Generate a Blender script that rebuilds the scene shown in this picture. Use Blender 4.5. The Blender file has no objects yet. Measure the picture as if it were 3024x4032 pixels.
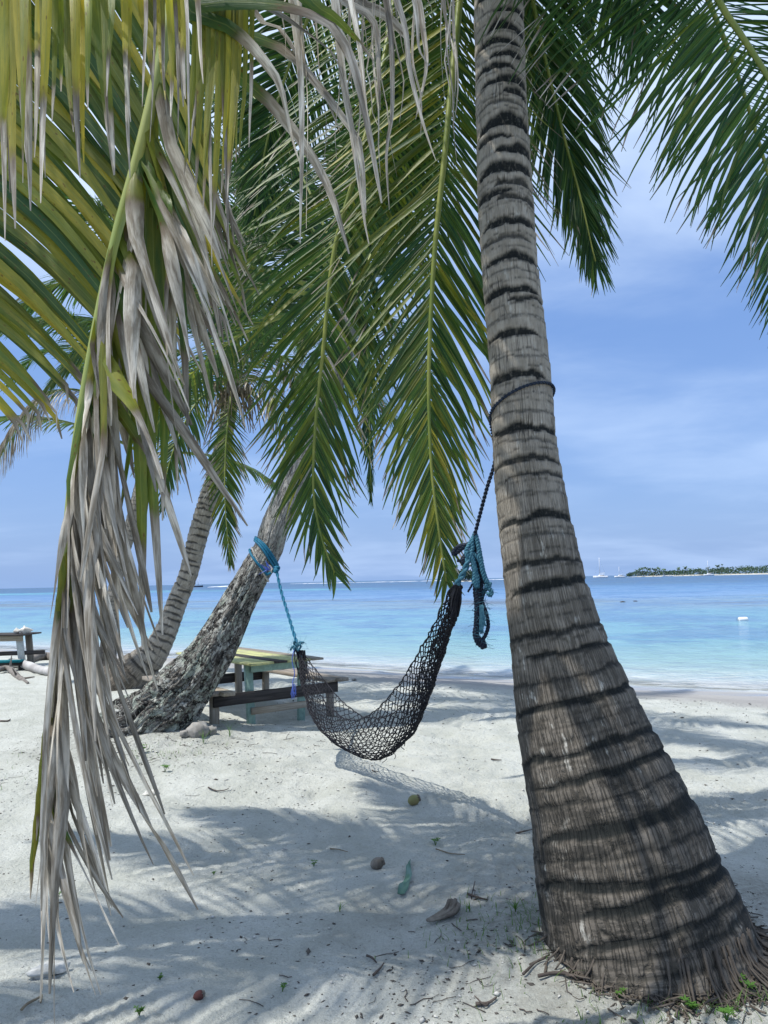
import bpy, bmesh, math, random
import numpy as np
from mathutils import Vector

random.seed(7)
R = np.random.RandomState(11)
SC = bpy.context.scene
COL = SC.collection
rad = math.radians

# ------------------------------------------------------------------ camera
F = 2911.0
EYE = np.array([0.0, 0.0, 1.6])
pit, rol = rad(5.28), rad(1.23)
fw = np.array([0, math.cos(pit), math.sin(pit)])
zz = np.array([0, -math.sin(pit), math.cos(pit)])
xx = np.array([1.0, 0, 0])
rt = math.cos(rol) * xx - math.sin(rol) * zz
up = math.sin(rol) * xx + math.cos(rol) * zz
cam_d = bpy.data.cameras.new('camera')
cam = bpy.data.objects.new('camera', cam_d)
COL.objects.link(cam)
from mathutils import Matrix
cam.matrix_world = Matrix(((rt[0], up[0], -fw[0], EYE[0]), (rt[1], up[1], -fw[1], EYE[1]), (rt[2], up[2], -fw[2], EYE[2]), (0, 0, 0, 1)))
cam_d.sensor_fit = 'VERTICAL'
cam_d.sensor_height = 36.0
cam_d.lens = F / 4032 * 36
cam_d.clip_start = 0.05
cam_d.clip_end = 30000
SC.camera = cam

# ------------------------------------------------------------------ light
TO_SUN = np.array([-0.41, -0.16, 0.90]); TO_SUN /= np.linalg.norm(TO_SUN)
sun_d = bpy.data.lights.new('sun', 'SUN')
sun = bpy.data.objects.new('sun', sun_d)
COL.objects.link(sun)
sun.rotation_euler = Vector(TO_SUN).to_track_quat('Z', 'Y').to_euler()
sun_d.energy = 4.3
sun_d.angle = rad(0.45)
sun_d.color = (1.0, 0.965, 0.9)
SC.view_settings.view_transform = 'Standard'
SC.view_settings.look = 'None'
SC.view_settings.exposure = 0.13
SC.view_settings.gamma = 1.0

W = bpy.data.worlds.new('World')
SC.world = W
W.use_nodes = True
wn, wl = W.node_tree.nodes, W.node_tree.links
wn.clear()


class NB:
    """tiny node builder"""
    def __init__(s, tree): s.t, s.n, s.l = tree, tree.nodes, tree.links
    def node(s, typ, **kw):
        n = s.n.new(typ)
        for k, v in kw.items(): setattr(n, k, v)
        return n
    def put(s, sock, v):
        if v is None: return
        if isinstance(v, bpy.types.NodeSocket): s.l.new(v, sock)
        else:
            if isinstance(v, (tuple, list)) and len(v) == 3 and sock.type == 'RGBA': v = (*v, 1)
            sock.default_value = v
    def math(s, op, a, b=None, c=None, clamp=False):
        n = s.node('ShaderNodeMath', operation=op, use_clamp=clamp)
        s.put(n.inputs[0], a); s.put(n.inputs[1], b); s.put(n.inputs[2], c)
        return n.outputs[0]
    def vmath(s, op, a, b=None):
        n = s.node('ShaderNodeVectorMath', operation=op)
        s.put(n.inputs[0], a); s.put(n.inputs[1], b)
        return n.outputs[0]
    def mix(s, f, a, b, blend='MIX'):
        n = s.node('ShaderNodeMix', data_type='RGBA', blend_type=blend)
        s.put(n.inputs['Factor'], f); s.put(n.inputs['A'], a); s.put(n.inputs['B'], b) if False else None
        s.put(n.inputs[0], f); s.put(n.inputs[6], a); s.put(n.inputs[7], b)
        return n.outputs[2]
    def noise(s, vec, scale, detail=4, rough=.5, dist=0., dim='3D'):
        n = s.node('ShaderNodeTexNoise', noise_dimensions=dim)
        s.put(n.inputs['Vector'], vec); s.put(n.inputs['Scale'], scale)
        n.inputs['Detail'].default_value = detail; n.inputs['Roughness'].default_value = rough
        n.inputs['Distortion'].default_value = dist
        return n.outputs['Fac']
    def vor(s, vec, scale, feature='F1', out='Distance', rnd=1.):
        n = s.node('ShaderNodeTexVoronoi', feature=feature)
        s.put(n.inputs['Vector'], vec); s.put(n.inputs['Scale'], scale)
        n.inputs['Randomness'].default_value = rnd
        return n.outputs[out]
    def ss(s, v, lo, hi, a=0., b=1.):
        n = s.node('ShaderNodeMapRange', interpolation_type='SMOOTHSTEP')
        s.put(n.inputs[0], v); s.put(n.inputs[1], lo); s.put(n.inputs[2], hi); s.put(n.inputs[3], a); s.put(n.inputs[4], b)
        return n.outputs[0]
    def ramp(s, v, stops, interp='LINEAR'):
        n = s.node('ShaderNodeValToRGB')
        cr = n.color_ramp; cr.interpolation = interp
        while len(cr.elements) < len(stops): cr.elements.new(0.5)
        for e, (p, c) in zip(cr.elements, stops):
            e.position = p; e.color = (*c, 1) if len(c) == 3 else c
        s.put(n.inputs[0], v)
        return n.outputs[0]
    def attr(s, name):
        return s.node('ShaderNodeAttribute', attribute_name=name)
    def sep(s, v):
        n = s.node('ShaderNodeSeparateXYZ'); s.put(n.inputs[0], v); return n.outputs
    def comb(s, x, y, z):
        n = s.node('ShaderNodeCombineXYZ'); s.put(n.inputs[0], x); s.put(n.inputs[1], y); s.put(n.inputs[2], z); return n.outputs[0]
    def bump(s, h, strength=.5, dist=.01):
        n = s.node('ShaderNodeBump')
        s.put(n.inputs['Height'], h); n.inputs['Strength'].default_value = strength; n.inputs['Distance'].default_value = dist
        return n.outputs[0]


b = NB(W.node_tree)
sky = b.node('ShaderNodeTexSky', sky_type='NISHITA')
sky.sun_disc = False
sky.sun_elevation = math.asin(TO_SUN[2])
sky.sun_rotation = math.atan2(TO_SUN[0], TO_SUN[1])
sky.air_density = 1.0; sky.dust_density = 0.6; sky.ozone_density = 1.5
tc = b.node('ShaderNodeTexCoord')
dx, dy, dz = b.sep(tc.outputs['Generated'])[:3]
zc = b.math('MAXIMUM', dz, 0.0)
den = b.math('ADD', zc, 0.16)
cp = b.comb(b.math('DIVIDE', dx, den), b.math('DIVIDE', dy, den), 3.7)
n1 = b.noise(cp, .85, 6, .5, .35)
n2 = b.noise(b.vmath('MULTIPLY', cp, (0.7, 1.2, 1.0)), 2.3, 5, .55, .4)
cl = b.math('ADD', b.math('MULTIPLY', n1, .72), b.math('MULTIPLY', n2, .28))
cover = b.ss(zc, 0.25, 0.65, 0.0, 0.12)                      # cloud thickens overhead
cfac = b.math('MULTIPLY', b.ss(b.math('ADD', cl, cover), 0.40, 0.72), b.ss(zc, 0.05, .55, 42e-2, .82))
blue = b.mix(0.6, sky.outputs[0], (1.7, 3.3, 7.4))
low = b.math('POWER', b.math('SUBTRACT', 1.0, b.math('MINIMUM', zc, 1.0)), 9.0)
base = b.mix(b.math('MULTIPLY', low, .92), blue, (2.35, 3.65, 6.3))
skyc = b.mix(cfac, base, b.mix(b.ss(zc, .1, .5), (4.9, 6.4, 9.0), (6.7, 8.0, 9.9)))
bg = b.node('ShaderNodeBackground')
wl.new(skyc, bg.inputs[0]); bg.inputs[1].default_value = 0.118
wo = b.node('ShaderNodeOutputWorld')
wl.new(bg.outputs[0], wo.inputs[0])


# ------------------------------------------------------------------ geometry helpers
def P(px, py, d):
    v = fw + (px - 1512) / F * rt - (py - 2016) / F * up
    return EYE + v * (d / v[1])


def hsh(ix, iy, iz, seed):
    h = (ix * 374761393 + iy * 668265263 + iz * 2147483647 + seed * 1274126177) & 0xFFFFFFFF
    h = ((h ^ (h >> 13)) * 1274126177) & 0xFFFFFFFF
    h = (h ^ (h >> 16)) & 0xFFFFFFFF
    return h / 4294967295.0


def vn(p, seed=0):
    """smooth value noise in -1..1 at points p (N,3)"""
    p = np.asarray(p, float)
    i = np.floor(p).astype(np.int64); f = p - i
    f = f * f * (3 - 2 * f)
    x, y, z = i[..., 0], i[..., 1], i[..., 2]
    fx, fy, fz = f[..., 0], f[..., 1], f[..., 2]
    r = 0
    for a in (0, 1):
        for c in (0, 1):
            for e in (0, 1):
                w = (fx if a else 1 - fx) * (fy if c else 1 - fy) * (fz if e else 1 - fz)
                r = r + w * hsh(x + a, y + c, z + e, seed)
    return r * 2 - 1


def fbm(p, seed=0, o=4, g=.5):
    r, a, s = 0, 1., 0
    p = np.asarray(p, float)
    for k in range(o):
        r = r + a * vn(p * (2.03 ** k), seed + k * 17); s += a; a *= g
    return r / s


def sstep(v, lo, hi):
    t = np.clip((v - lo) / (hi - lo), 0, 1)
    return t * t * (3 - 2 * t)


def spline(pts, n):
    """Catmull-Rom through pts (k,m), n samples, roughly even in arc length"""
    p = np.asarray(pts, float)
    p = np.vstack([2 * p[0] - p[1], p, 2 * p[-1] - p[-2]])
    out = []
    for i in range(1, len(p) - 2):
        t = np.linspace(0, 1, 24, endpoint=False)[:, None]
        a, b_, c, d = p[i - 1], p[i], p[i + 1], p[i + 2]
        out.append(.5 * ((2 * b_) + (-a + c) * t + (2 * a - 5 * b_ + 4 * c - d) * t ** 2 + (-a + 3 * b_ - 3 * c + d) * t ** 3))
    out = np.vstack(out + [p[-2:-1]])
    L = np.concatenate([[0], np.cumsum(np.linalg.norm(np.diff(out[:, :3], axis=0), axis=1))])
    s = np.linspace(0, L[-1], n)
    return np.stack([np.interp(s, L, out[:, k]) for k in range(out.shape[1])], 1)


def nrm(v):
    v = np.asarray(v, float)
    return v / np.maximum(np.linalg.norm(v, axis=-1, keepdims=True), 1e-9)


def mesh(name, V, Q, mats, attrs=None, tri=None, smooth=True, mi=None):
    """mesh from numpy: V (n,3), Q (m,4) quads, tri (k,3)"""
    me = bpy.data.meshes.new(name)
    V = np.asarray(V, np.float32)
    Q = np.zeros((0, 4), np.int32) if Q is None else np.asarray(Q, np.int32).reshape(-1, 4)
    T = np.zeros((0, 3), np.int32) if tri is None else np.asarray(tri, np.int32).reshape(-1, 3)
    me.vertices.add(len(V)); me.vertices.foreach_set('co', V.ravel())
    nl = len(Q) * 4 + len(T) * 3
    me.loops.add(nl); me.loops.foreach_set('vertex_index', np.concatenate([Q.ravel(), T.ravel()]))
    me.polygons.add(len(Q) + len(T))
    st = np.concatenate([np.arange(len(Q)) * 4, len(Q) * 4 + np.arange(len(T)) * 3]).astype(np.int32)
    me.polygons.foreach_set('loop_start', st)
    if smooth: me.polygons.foreach_set('use_smooth', np.ones(len(Q) + len(T), bool))
    if mi is not None: me.polygons.foreach_set('material_index', np.asarray(mi, np.int32))
    for m in (mats if isinstance(mats, (list, tuple)) else [mats]): me.materials.append(m)
    for k, v in (attrs or {}).items():
        v = np.asarray(v, np.float32)
        if v.shape[1] == 4:
            a = me.attributes.new(k, 'FLOAT_COLOR', 'POINT'); a.data.foreach_set('color', v.ravel())
        else:
            a = me.attributes.new(k, 'FLOAT_VECTOR', 'POINT'); a.data.foreach_set('vector', v.ravel())
    me.update(calc_edges=True)
    me.validate()
    return me


def thing(name, label, cat, loc=(0, 0, 0), group=None):
    o = bpy.data.objects.new(name, None); COL.objects.link(o)
    o.empty_display_size = .1
    o.location = [float(c) for c in loc]; o['label'] = label; o['category'] = cat
    if group: o['group'] = group
    return o


def obj(name, me, parent=None, label=None, cat=None, group=None, kind=None, loc=None):
    o = bpy.data.objects.new(name, me); COL.objects.link(o)
    if parent is not None: o.parent = parent
    if loc is not None: o.location = [float(c) for c in loc]
    if label: o['label'] = label
    if cat: o['category'] = cat
    if group: o['group'] = group
    if kind: o['kind'] = kind
    return o


def tube_arrays(pts, r, sides=6, closed_ends=True, base=0):
    pts = np.asarray(pts, float); n = len(pts)
    r = np.broadcast_to(np.asarray(r, float), (n,))
    T = nrm(np.gradient(pts, axis=0))
    ref = np.array([0.31, 0.87, 0.39]) if abs(T[0] @ np.array([0.31, .87, .39])) < .9 else np.array([1., 0, 0])
    u = nrm(ref - (ref @ T[0]) * T[0]); us = []
    for t in T:
        u = u - (u @ t) * t; u = u / max(np.linalg.norm(u), 1e-9); us.append(u)
    us = np.array(us); vs = np.cross(T, us)
    a = np.arange(sides) / sides * 2 * math.pi
    V = pts[:, None] + r[:, None, None] * (np.cos(a)[None, :, None] * us[:, None] + np.sin(a)[None, :, None] * vs[:, None])
    V = V.reshape(-1, 3)
    i = np.arange(n - 1)[:, None] * sides; j = np.arange(sides)[None]
    k = (j + 1) % sides
    Q = np.stack([i + j, i + k, i + sides + k, i + sides + j], -1).reshape(-1, 4) + base
    Tt = np.zeros((0, 3), int)
    if closed_ends:
        V = np.vstack([V, pts[:1], pts[-1:]])
        c0, c1 = n * sides, n * sides + 1
        jj = np.arange(sides); kk = (jj + 1) % sides
        Tt = np.vstack([np.stack([np.full(sides, c0), kk, jj], 1), np.stack([np.full(sides, c1), (n - 1) * sides + jj, (n - 1) * sides + kk], 1)]) + base
    return V, Q, Tt


class Bag:
    """collects tubes and other arrays into one mesh"""
    def __init__(s): s.V, s.Q, s.T, s.n = [], [], [], 0
    def add(s, V, Q, T=None):
        s.V.append(np.asarray(V, float)); s.Q.append(np.asarray(Q, int).reshape(-1, 4) + s.n)
        if T is not None and len(T): s.T.append(np.asarray(T, int) + s.n)
        s.n += len(V)
    def tube(s, pts, r, sides=6): s.add(*tube_arrays(pts, r, sides))
    def rope(s, pts, r, pitch=.03, strands=2, sides=5):
        pts = np.asarray(pts, float)
        L = np.linalg.norm(np.diff(pts, axis=0), axis=1).sum()
        n = max(8, int(L / pitch * 7)); p = spline(pts, n)
        T = nrm(np.gradient(p, axis=0)); u = nrm(np.cross(T, np.array([.2, .9, .3]))); v = np.cross(T, u)
        ph = np.linspace(0, L / pitch * 2 * math.pi, n)
        for k in range(strands):
            a = ph + k * 2 * math.pi / strands
            s.tube(p + r * .55 * (np.cos(a)[:, None] * u + np.sin(a)[:, None] * v), r * .58, sides)
    def mesh(s, name, mat, org=(0, 0, 0), smooth=True, attrs=None):
        return mesh(name, np.vstack(s.V) - np.asarray(org), np.vstack(s.Q), mat, attrs, np.vstack(s.T) if s.T else None, smooth)


def principled(name, col=(.5, .5, .5), rough=.6, spec=.3):
    m = bpy.data.materials.new(name); m.use_nodes = True
    nb = NB(m.node_tree); bs = m.node_tree.nodes['Principled BSDF']
    bs.inputs['Base Color'].default_value = (*col, 1); bs.inputs['Roughness'].default_value = rough
    bs.inputs['Specular IOR Level'].default_value = spec
    return m, nb, bs


def varied(name, c1, c2, scale=8., rough=.7, bump=.3, bdist=.01, stretch=(1, 1, 1), spec=.25, detail=5):
    m, nb, bs = principled(name, c1, rough, spec)
    t = nb.node('ShaderNodeTexCoord').outputs['Object']
    v = nb.vmath('MULTIPLY', t, stretch)
    n = nb.noise(v, scale, detail, .6)
    nb.put(bs.inputs['Base Color'], nb.mix(nb.ss(n, .3, .7), c1, c2))
    if bump: nb.put(bs.inputs['Normal'], nb.bump(nb.noise(v, scale * 3, 5, .6), bump, bdist))
    return m


# ------------------------------------------------------------------ ground and sea
SHX = [-200, -60, -25, -12, -4.4, .6, 5.2, 12, 30, 80]
SHY = [110, 58, 32, 24, 19.6, 15.7, 12.75, 9.8, 5.5, -6]
SEA_Z = -0.35


def shore(x, y):
    """signed distance-ish to the waterline, positive on land"""
    return (np.interp(x, SHX, SHY) - y) * .88


def gz_base(x, y):
    sd = shore(x, y)
    z = np.where(sd > 4.2, 0.0, 0)
    z = SEA_Z + .35 * sstep(sd, -1.2, 4.6) - .35 * sstep(sd, -1.2, 4.6) * 0
    z = np.where(sd < 1, np.minimum(z, SEA_Z + .085 * sd + .02 * np.clip(sd, 0, 1)), z) if False else z
    off = SEA_Z + .35 * sstep(np.zeros(1), -1.2, 4.6)[0] - SEA_Z
    z = z - off * (1 - sstep(sd, 0, 4.6))
    z = np.where(sd < 0, SEA_Z + .09 * np.maximum(sd, -40), z)
    r2 = ((x + 2.5) / 1.15) ** 2 + ((y - 7.75) / .85) ** 2
    z = z + .17 * np.exp(-r2)
    r2 = ((x - 1.25) / .75) ** 2 + ((y - 3.35) / .6) ** 2
    z = z + .05 * np.exp(-r2)
    return z


def gz_full(x, y):
    x = np.asarray(x, float); y = np.asarray(y, float)
    z = gz_base(x, y)
    land = sstep(shore(x, y), 1.6, 4.5)
    p = np.stack([x, y, np.zeros_like(x)], -1)
    z = z + land * .045 * fbm(p * .8, 3, 3)
    foot = fbm(p * np.array([3.4, 3.4, 1]), 21, 3, .55)
    z = z + land * .040 * np.where(foot > 0, foot, foot * 1.5) * (0.35 + .65 * sstep(y, 3.6, 6))
    z = z + land * .008 * fbm(p * 9., 5, 4, .6) + land * .006 * fbm(p * np.array([26., 26., 1]), 15, 2) * sstep(7 - y, 0, 2)
    # faint raked arcs in the near sand
    q = np.hypot(x + 2.2 + .3 * vn(p * 1.3, 8), y - 1.6) + .12 * vn(p * 1.1, 9)
    z = z + land * .010 * np.sin(q * 2 * math.pi / .055) * sstep(vn(p * .9 + 4, 31), -.15, .5) * sstep(7 - y, 0, 2)
    return z


def gz(x, y): return float(gz_full(np.array([x]), np.array([y]))[0])


def G(px, py):
    """the ground point seen at a photo pixel"""
    v = fw + (px - 1512) / F * rt - (py - 2016) / F * up
    t = -EYE[2] / v[2]
    for _ in range(12):
        q = EYE + v * t
        t = (gz(q[0], q[1]) - EYE[2]) / v[2]
    q = EYE + v * t
    return np.array([q[0], q[1], gz(q[0], q[1])])


def axis(parts):
    out = []
    for a, c, n in parts: out.append(np.linspace(a, c, n, endpoint=False))
    out.append([parts[-1][1]])
    return np.concatenate(out)


def wgrid(a, c, n, p=2.0):      # growing spacing from a to c
    t = np.linspace(0, 1, n)
    return a + (c - a) * t ** p


gx = np.unique(np.concatenate([-wgrid(3.4, 160, 40, 3.), np.linspace(-3.4, 3.4, 300), wgrid(3.4, 120, 40, 3.)]))
gy = np.unique(np.concatenate([np.linspace(-60, 2.0, 24), np.linspace(2.0, 5.2, 190), np.linspace(5.2, 10, 150), np.linspace(10, 18, 90), wgrid(18, 130, 40, 2.)]))
GX, GY = np.meshgrid(gx, gy)
gv = np.stack([GX.ravel(), GY.ravel(), gz_full(GX.ravel(), GY.ravel())], 1)
nx, ny = len(gx), len(gy)
ii = (np.arange(ny - 1)[:, None] * nx + np.arange(nx - 1)[None]).ravel()
gq = np.stack([ii, ii + 1, ii + nx + 1, ii + nx], 1)
sd_v = shore(gv[:, 0], gv[:, 1])

m_sand, nb, bs = principled('sand', (.56, .57, .53), .9, .15)
tco = nb.node('ShaderNodeTexCoord').outputs['Object']
sdn = nb.sep(nb.attr('sd').outputs['Vector'])[0]
sdw = nb.math('ADD', sdn, nb.math('MULTIPLY', nb.math('SUBTRACT', nb.noise(tco, .7, 4), .5), 1.3))
ngr = nb.noise(tco, 2.2, 6, .6)
nfin = nb.noise(tco, 120, 3, .6)
col = nb.mix(nb.ss(ngr, .3, .7), (.45, .462, .415), (.57, .582, .54))
col = nb.mix(nb.ss(nfin, .35, .7, 0, .4), col, (.34, .35, .32))
clot = nb.ss(nb.noise(tco, 42, 5, .7), .56, .68)
col = nb.mix(nb.math('MULTIPLY', clot, nb.ss(nb.noise(tco, 1.1, 3), .38, .6, .1, .6)), col, (.23, .22, .19))
speck = nb.ss(nb.vor(tco, 55), .10, .02)
col = nb.mix(nb.math('MULTIPLY', speck, nb.ss(nb.noise(tco, 1.6, 3), .40, .60, .15, .9)), col, (.09, .08, .065))
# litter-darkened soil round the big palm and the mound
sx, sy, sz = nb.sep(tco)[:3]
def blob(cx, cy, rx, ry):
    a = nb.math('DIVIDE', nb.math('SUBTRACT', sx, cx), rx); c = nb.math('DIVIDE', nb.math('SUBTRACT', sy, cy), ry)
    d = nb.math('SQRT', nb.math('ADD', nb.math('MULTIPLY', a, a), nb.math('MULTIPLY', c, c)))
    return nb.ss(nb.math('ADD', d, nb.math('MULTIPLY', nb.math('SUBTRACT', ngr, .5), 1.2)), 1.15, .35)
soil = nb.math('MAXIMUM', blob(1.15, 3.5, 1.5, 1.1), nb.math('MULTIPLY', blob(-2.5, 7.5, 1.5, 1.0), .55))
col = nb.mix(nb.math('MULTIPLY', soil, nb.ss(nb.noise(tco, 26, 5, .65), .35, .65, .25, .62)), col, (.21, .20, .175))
wet = nb.math('MULTIPLY', nb.ss(sdw, 3.9, 2.6), nb.ss(sdn, -.1, .5, .0, 1.))
col = nb.mix(nb.math('MULTIPLY', wet, .9), col, (.30, .285, .275))
dampy = nb.math('MULTIPLY', nb.ss(sdw, 4.2, 3.0), nb.ss(nb.noise(nb.vmath('MULTIPLY', tco, (.8, 2.6, 1)), 1.2, 4), .45, .6))
col = nb.mix(nb.math('MULTIPLY', dampy, .45), col, (.36, .35, .33))
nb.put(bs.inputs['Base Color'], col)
puddle = nb.math('MULTIPLY', nb.ss(sdw, 1.7, .7), nb.ss(nb.noise(nb.vmath('MULTIPLY', tco, (.5, 1.6, 1)), 1.1, 3), .42, .58, .35, 1.))
nb.put(bs.inputs['Roughness'], nb.math('SUBTRACT', .92, nb.math('MULTIPLY', puddle, .72)))
nb.put(bs.inputs['Specular IOR Level'], nb.math('ADD', .12, nb.math('MULTIPLY', puddle, .5)))
h = nb.math('ADD', nb.math('MULTIPLY', nb.noise(tco, 38, 6, .68), 1.0), nb.math('MULTIPLY', nb.noise(tco, 9, 4, .6), 1.6))
h = nb.math('MULTIPLY', h, nb.ss(sdw, 1.2, 3.2, .12, 1.))
nb.put(bs.inputs['Normal'], nb.bump(h, 1.0, .022))

obj('sand', mesh('sand', gv, gq, m_sand, {'sd': np.stack([sd_v, sd_v * 0, sd_v * 0], 1)}), kind='structure')

# the sea: one sheet, fine near the beach, to the horizon
wx = np.unique(np.concatenate([-wgrid(14, 9000, 60, 4.), np.linspace(-14, 14, 90), wgrid(14, 9000, 60, 4.)]))
wy = np.unique(np.concatenate([np.linspace(-20, 8, 12), np.linspace(8, 26, 70), wgrid(26, 12000, 90, 4.)]))
WX, WY = np.meshgrid(wx, wy)
wsd = shore(WX.ravel(), WY.ravel())
wv = np.stack([WX.ravel(), WY.ravel(), np.full(WX.size, SEA_Z)], 1)
keep_in = wsd < 3.0
wv[:, 2] -= sstep(wsd, .6, 2.5) * .25
nx, ny = len(wx), len(wy)
ii = (np.arange(ny - 1)[:, None] * nx + np.arange(nx - 1)[None]).ravel()
wq = np.stack([ii, ii + 1, ii + nx + 1, ii + nx], 1)
wq = wq[keep_in[wq].any(1)]
m_sea, nb, bs = principled('sea_water', (.2, .5, .6), .12, .5)
bs.inputs['IOR'].default_value = 1.33
tco = nb.node('ShaderNodeTexCoord').outputs['Object']
sdn = nb.sep(nb.attr('sd').outputs['Vector'])[0]
off = nb.math('MAXIMUM', nb.math('MULTIPLY', sdn, -1.), .05)
wob = nb.noise(nb.vmath('MULTIPLY', tco, (.35, 1.0, 1)), .12, 5, .6)
wob2 = nb.noise(nb.vmath('MULTIPLY', tco, (.12, .6, 1)), .05, 4, .6)
lg = nb.math('DIVIDE', nb.math('LOGARITHM', nb.math('MULTIPLY', off, nb.math('ADD', .30, nb.math('MULTIPLY', nb.math('ADD', wob, wob2), .70))), 10.), 3.0)
seacol = nb.ramp(lg, [(0.0, (.56, .58, .51)), (.08, (.44, .51, .46)), (.20, (.27, .45, .41)), (.33, (.14, .38, .40)), (.43, (.09, .32, .40)), (.475, (.09, .29, .37)),
                      (.50, (.13, .27, .36)), (.545, (.14, .23, .32)), (.575, (.12, .24, .46)), (.67, (.08, .18, .38)), (.72, (.03, .085, .21)), (.80, (.016, .05, .145)), (1., (.014, .045, .135))])
sxx, syy, szz = nb.sep(tco)[:3]
turq = nb.math('MULTIPLY', nb.math('MULTIPLY', nb.ss(lg, .69, .71), nb.ss(lg, .745, .73)), nb.ss(sxx, 8., -25.))
seacol = nb.mix(turq, seacol, (.10, .33, .42))
seacol = nb.mix(.24, seacol, (.24, .29, .31))
rip2 = nb.noise(nb.vmath('MULTIPLY', tco, (1.0, .62, 1)), .95, 6, .68, .6)
rip3 = nb.noise(nb.vmath('MULTIPLY', tco, (.7, .55, 1)), .17, 5, .6, .4)
seacol = nb.mix(nb.math('MULTIPLY', nb.ss(rip2, .46, .60, 0., .7), nb.ss(off, 3., 12.)), seacol, nb.mix(.6, seacol, (.03, .13, .26)))
seacol = nb.mix(nb.math('MULTIPLY', nb.ss(rip3, .49, .57, 0., .75), nb.ss(off, 4., 10.)), seacol, nb.mix(.7, seacol, (.05, .13, .30)))
patch = nb.ss(nb.noise(nb.vmath('MULTIPLY', tco, (.5, 1.5, 1)), .16, 5, .6), .52, .66)
seacol = nb.mix(nb.math('MULTIPLY', nb.math('MULTIPLY', patch, nb.ss(off, 5., 14.)), .35), seacol, (.07, .22, .38))
reef = nb.math('MULTIPLY', nb.math('MULTIPLY', nb.ss(off, 26., 34.), nb.ss(off, 58., 44.)), nb.ss(nb.noise(nb.vmath('MULTIPLY', tco, (.16, .9, 1)), .30, 6, .7), .45, .56))
seacol = nb.mix(nb.math('MULTIPLY', nb.math('MULTIPLY', reef, nb.ss(nb.noise(nb.vmath('MULTIPLY', tco, (.4, .5, 1)), .09, 4, .6), .44, .56)), .85), seacol, (.09, .08, .06))
rip = nb.noise(nb.vmath('MULTIPLY', tco, (.85, 1.0, 1)), 1.9, 5, .65, .5)
seacol = nb.mix(nb.ss(rip, .35, .68, 0., .30), seacol, nb.mix(.5, seacol, (.42, .62, .70)))
foam = nb.math('MULTIPLY', nb.ss(off, 3.2, .1), nb.ss(nb.noise(nb.vmath('MULTIPLY', tco, (.8, 2.8, 1)), 1.6, 6, .7), .48, .62))
lace = nb.math('MULTIPLY', nb.math('MULTIPLY', nb.ss(off, .1, .35), nb.ss(off, 1.5, .6)), nb.ss(nb.noise(nb.vmath('MULTIPLY', tco, (.9, 1.6, 1)), 1.3, 6, .72), .44, .54))
foam = nb.math('MAXIMUM', foam, lace)
seacol = nb.mix(nb.math('MULTIPLY', foam, .85), seacol, (.70, .71, .68))
nb.put(bs.inputs['Base Color'], seacol)
hh = nb.math('ADD', nb.math('MULTIPLY', rip, 1.0), nb.math('MULTIPLY', nb.noise(nb.vmath('MULTIPLY', tco, (.8, .8, 1)), .5, 3, .5), 2.2))
nb.put(bs.inputs['Normal'], nb.bump(hh, .9, .14))
nb.put(bs.inputs['Roughness'], nb.ss(off, 2., 120., .12, .5))
nb.put(bs.inputs['Specular IOR Level'], nb.ss(off, 12., 90., .45, .06))
tr = nb.node('ShaderNodeBsdfTransparent')
mx = nb.node('ShaderNodeMixShader')
outn = m_sea.node_tree.nodes['Material Output']
nb.put(mx.inputs[0], nb.math('MAXIMUM', nb.ss(sdn, .05, -1.3, .10, 1.), nb.math('MULTIPLY', foam, .7)))
m_sea.node_tree.links.new(tr.outputs[0], mx.inputs[1]); m_sea.node_tree.links.new(bs.outputs[0], mx.inputs[2])
m_sea.node_tree.links.new(mx.outputs[0], outn.inputs[0])
obj('sea', mesh('sea', wv, wq, m_sea, {'sd': np.stack([wsd, wsd * 0, wsd * 0], 1)}), kind='structure')

# ------------------------------------------------------------------ leaf materials
m_leaf = bpy.data.materials.new('palm_leaf'); m_leaf.use_nodes = True
nb = NB(m_leaf.node_tree); bs = m_leaf.node_tree.nodes['Principled BSDF']
la = nb.attr('la'); lb = nb.attr('lb')
sc = nb.node('ShaderNodeSeparateColor'); nb.put(sc.inputs[0], la.outputs['Color'])
t_, r_, d_ = sc.outputs[0], sc.outputs[1], sc.outputs[2]
y_ = la.outputs['Alpha']
bu, bt, br_ = nb.sep(lb.outputs['Vector'])[:3]
strv = nb.comb(nb.math('MULTIPLY', bu, 5.0), nb.math('MULTIPLY', bt, 3.), nb.math('MULTIPLY', br_, 20.))
stripe = nb.noise(strv, 2.0, 3, .6)
blot = nb.noise(nb.comb(nb.math('MULTIPLY', bu, 1.2), nb.math('MULTIPLY', bt, 9.), nb.math('MULTIPLY', br_, 20.)), 1.0, 4, .6)
yy = nb.math('ADD', y_, nb.math('MULTIPLY', nb.math('SUBTRACT', blot, .5), .55), clamp=True)
green = nb.ramp(yy, [(0., (.022, .068, .026)), (.3, (.055, .11, .026)), (.6, (.17, .19, .030)), (1., (.44, .36, .05))])
vary = nb.math('ADD', .62, nb.math('ADD', nb.math('MULTIPLY', r_, .5), nb.math('MULTIPLY', stripe, .42)))
green = nb.mix(1.0, green, nb.comb(vary, vary, vary), 'MULTIPLY')
mid = nb.ss(nb.math('ABSOLUTE', bu), .12, .03, 0., .45)
green = nb.mix(mid, green, (.24, .28, .08))
dm = nb.math('ADD', t_, nb.math('MULTIPLY', nb.math('SUBTRACT', blot, .5), .10))
dryf = nb.ss(nb.math('SUBTRACT', dm, d_), -.02, .03)
edge = nb.math('MULTIPLY', nb.ss(nb.math('SUBTRACT', dm, d_), -.05, .0), nb.ss(nb.math('SUBTRACT', dm, d_), .10, .02))
dryc = nb.mix(nb.ss(blot, .36, .64), (.74, .69, .595), (.33, .285, .22))
dryc = nb.mix(nb.ss(stripe, .5, .75, 0., .6), dryc, (.16, .13, .105))
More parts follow.
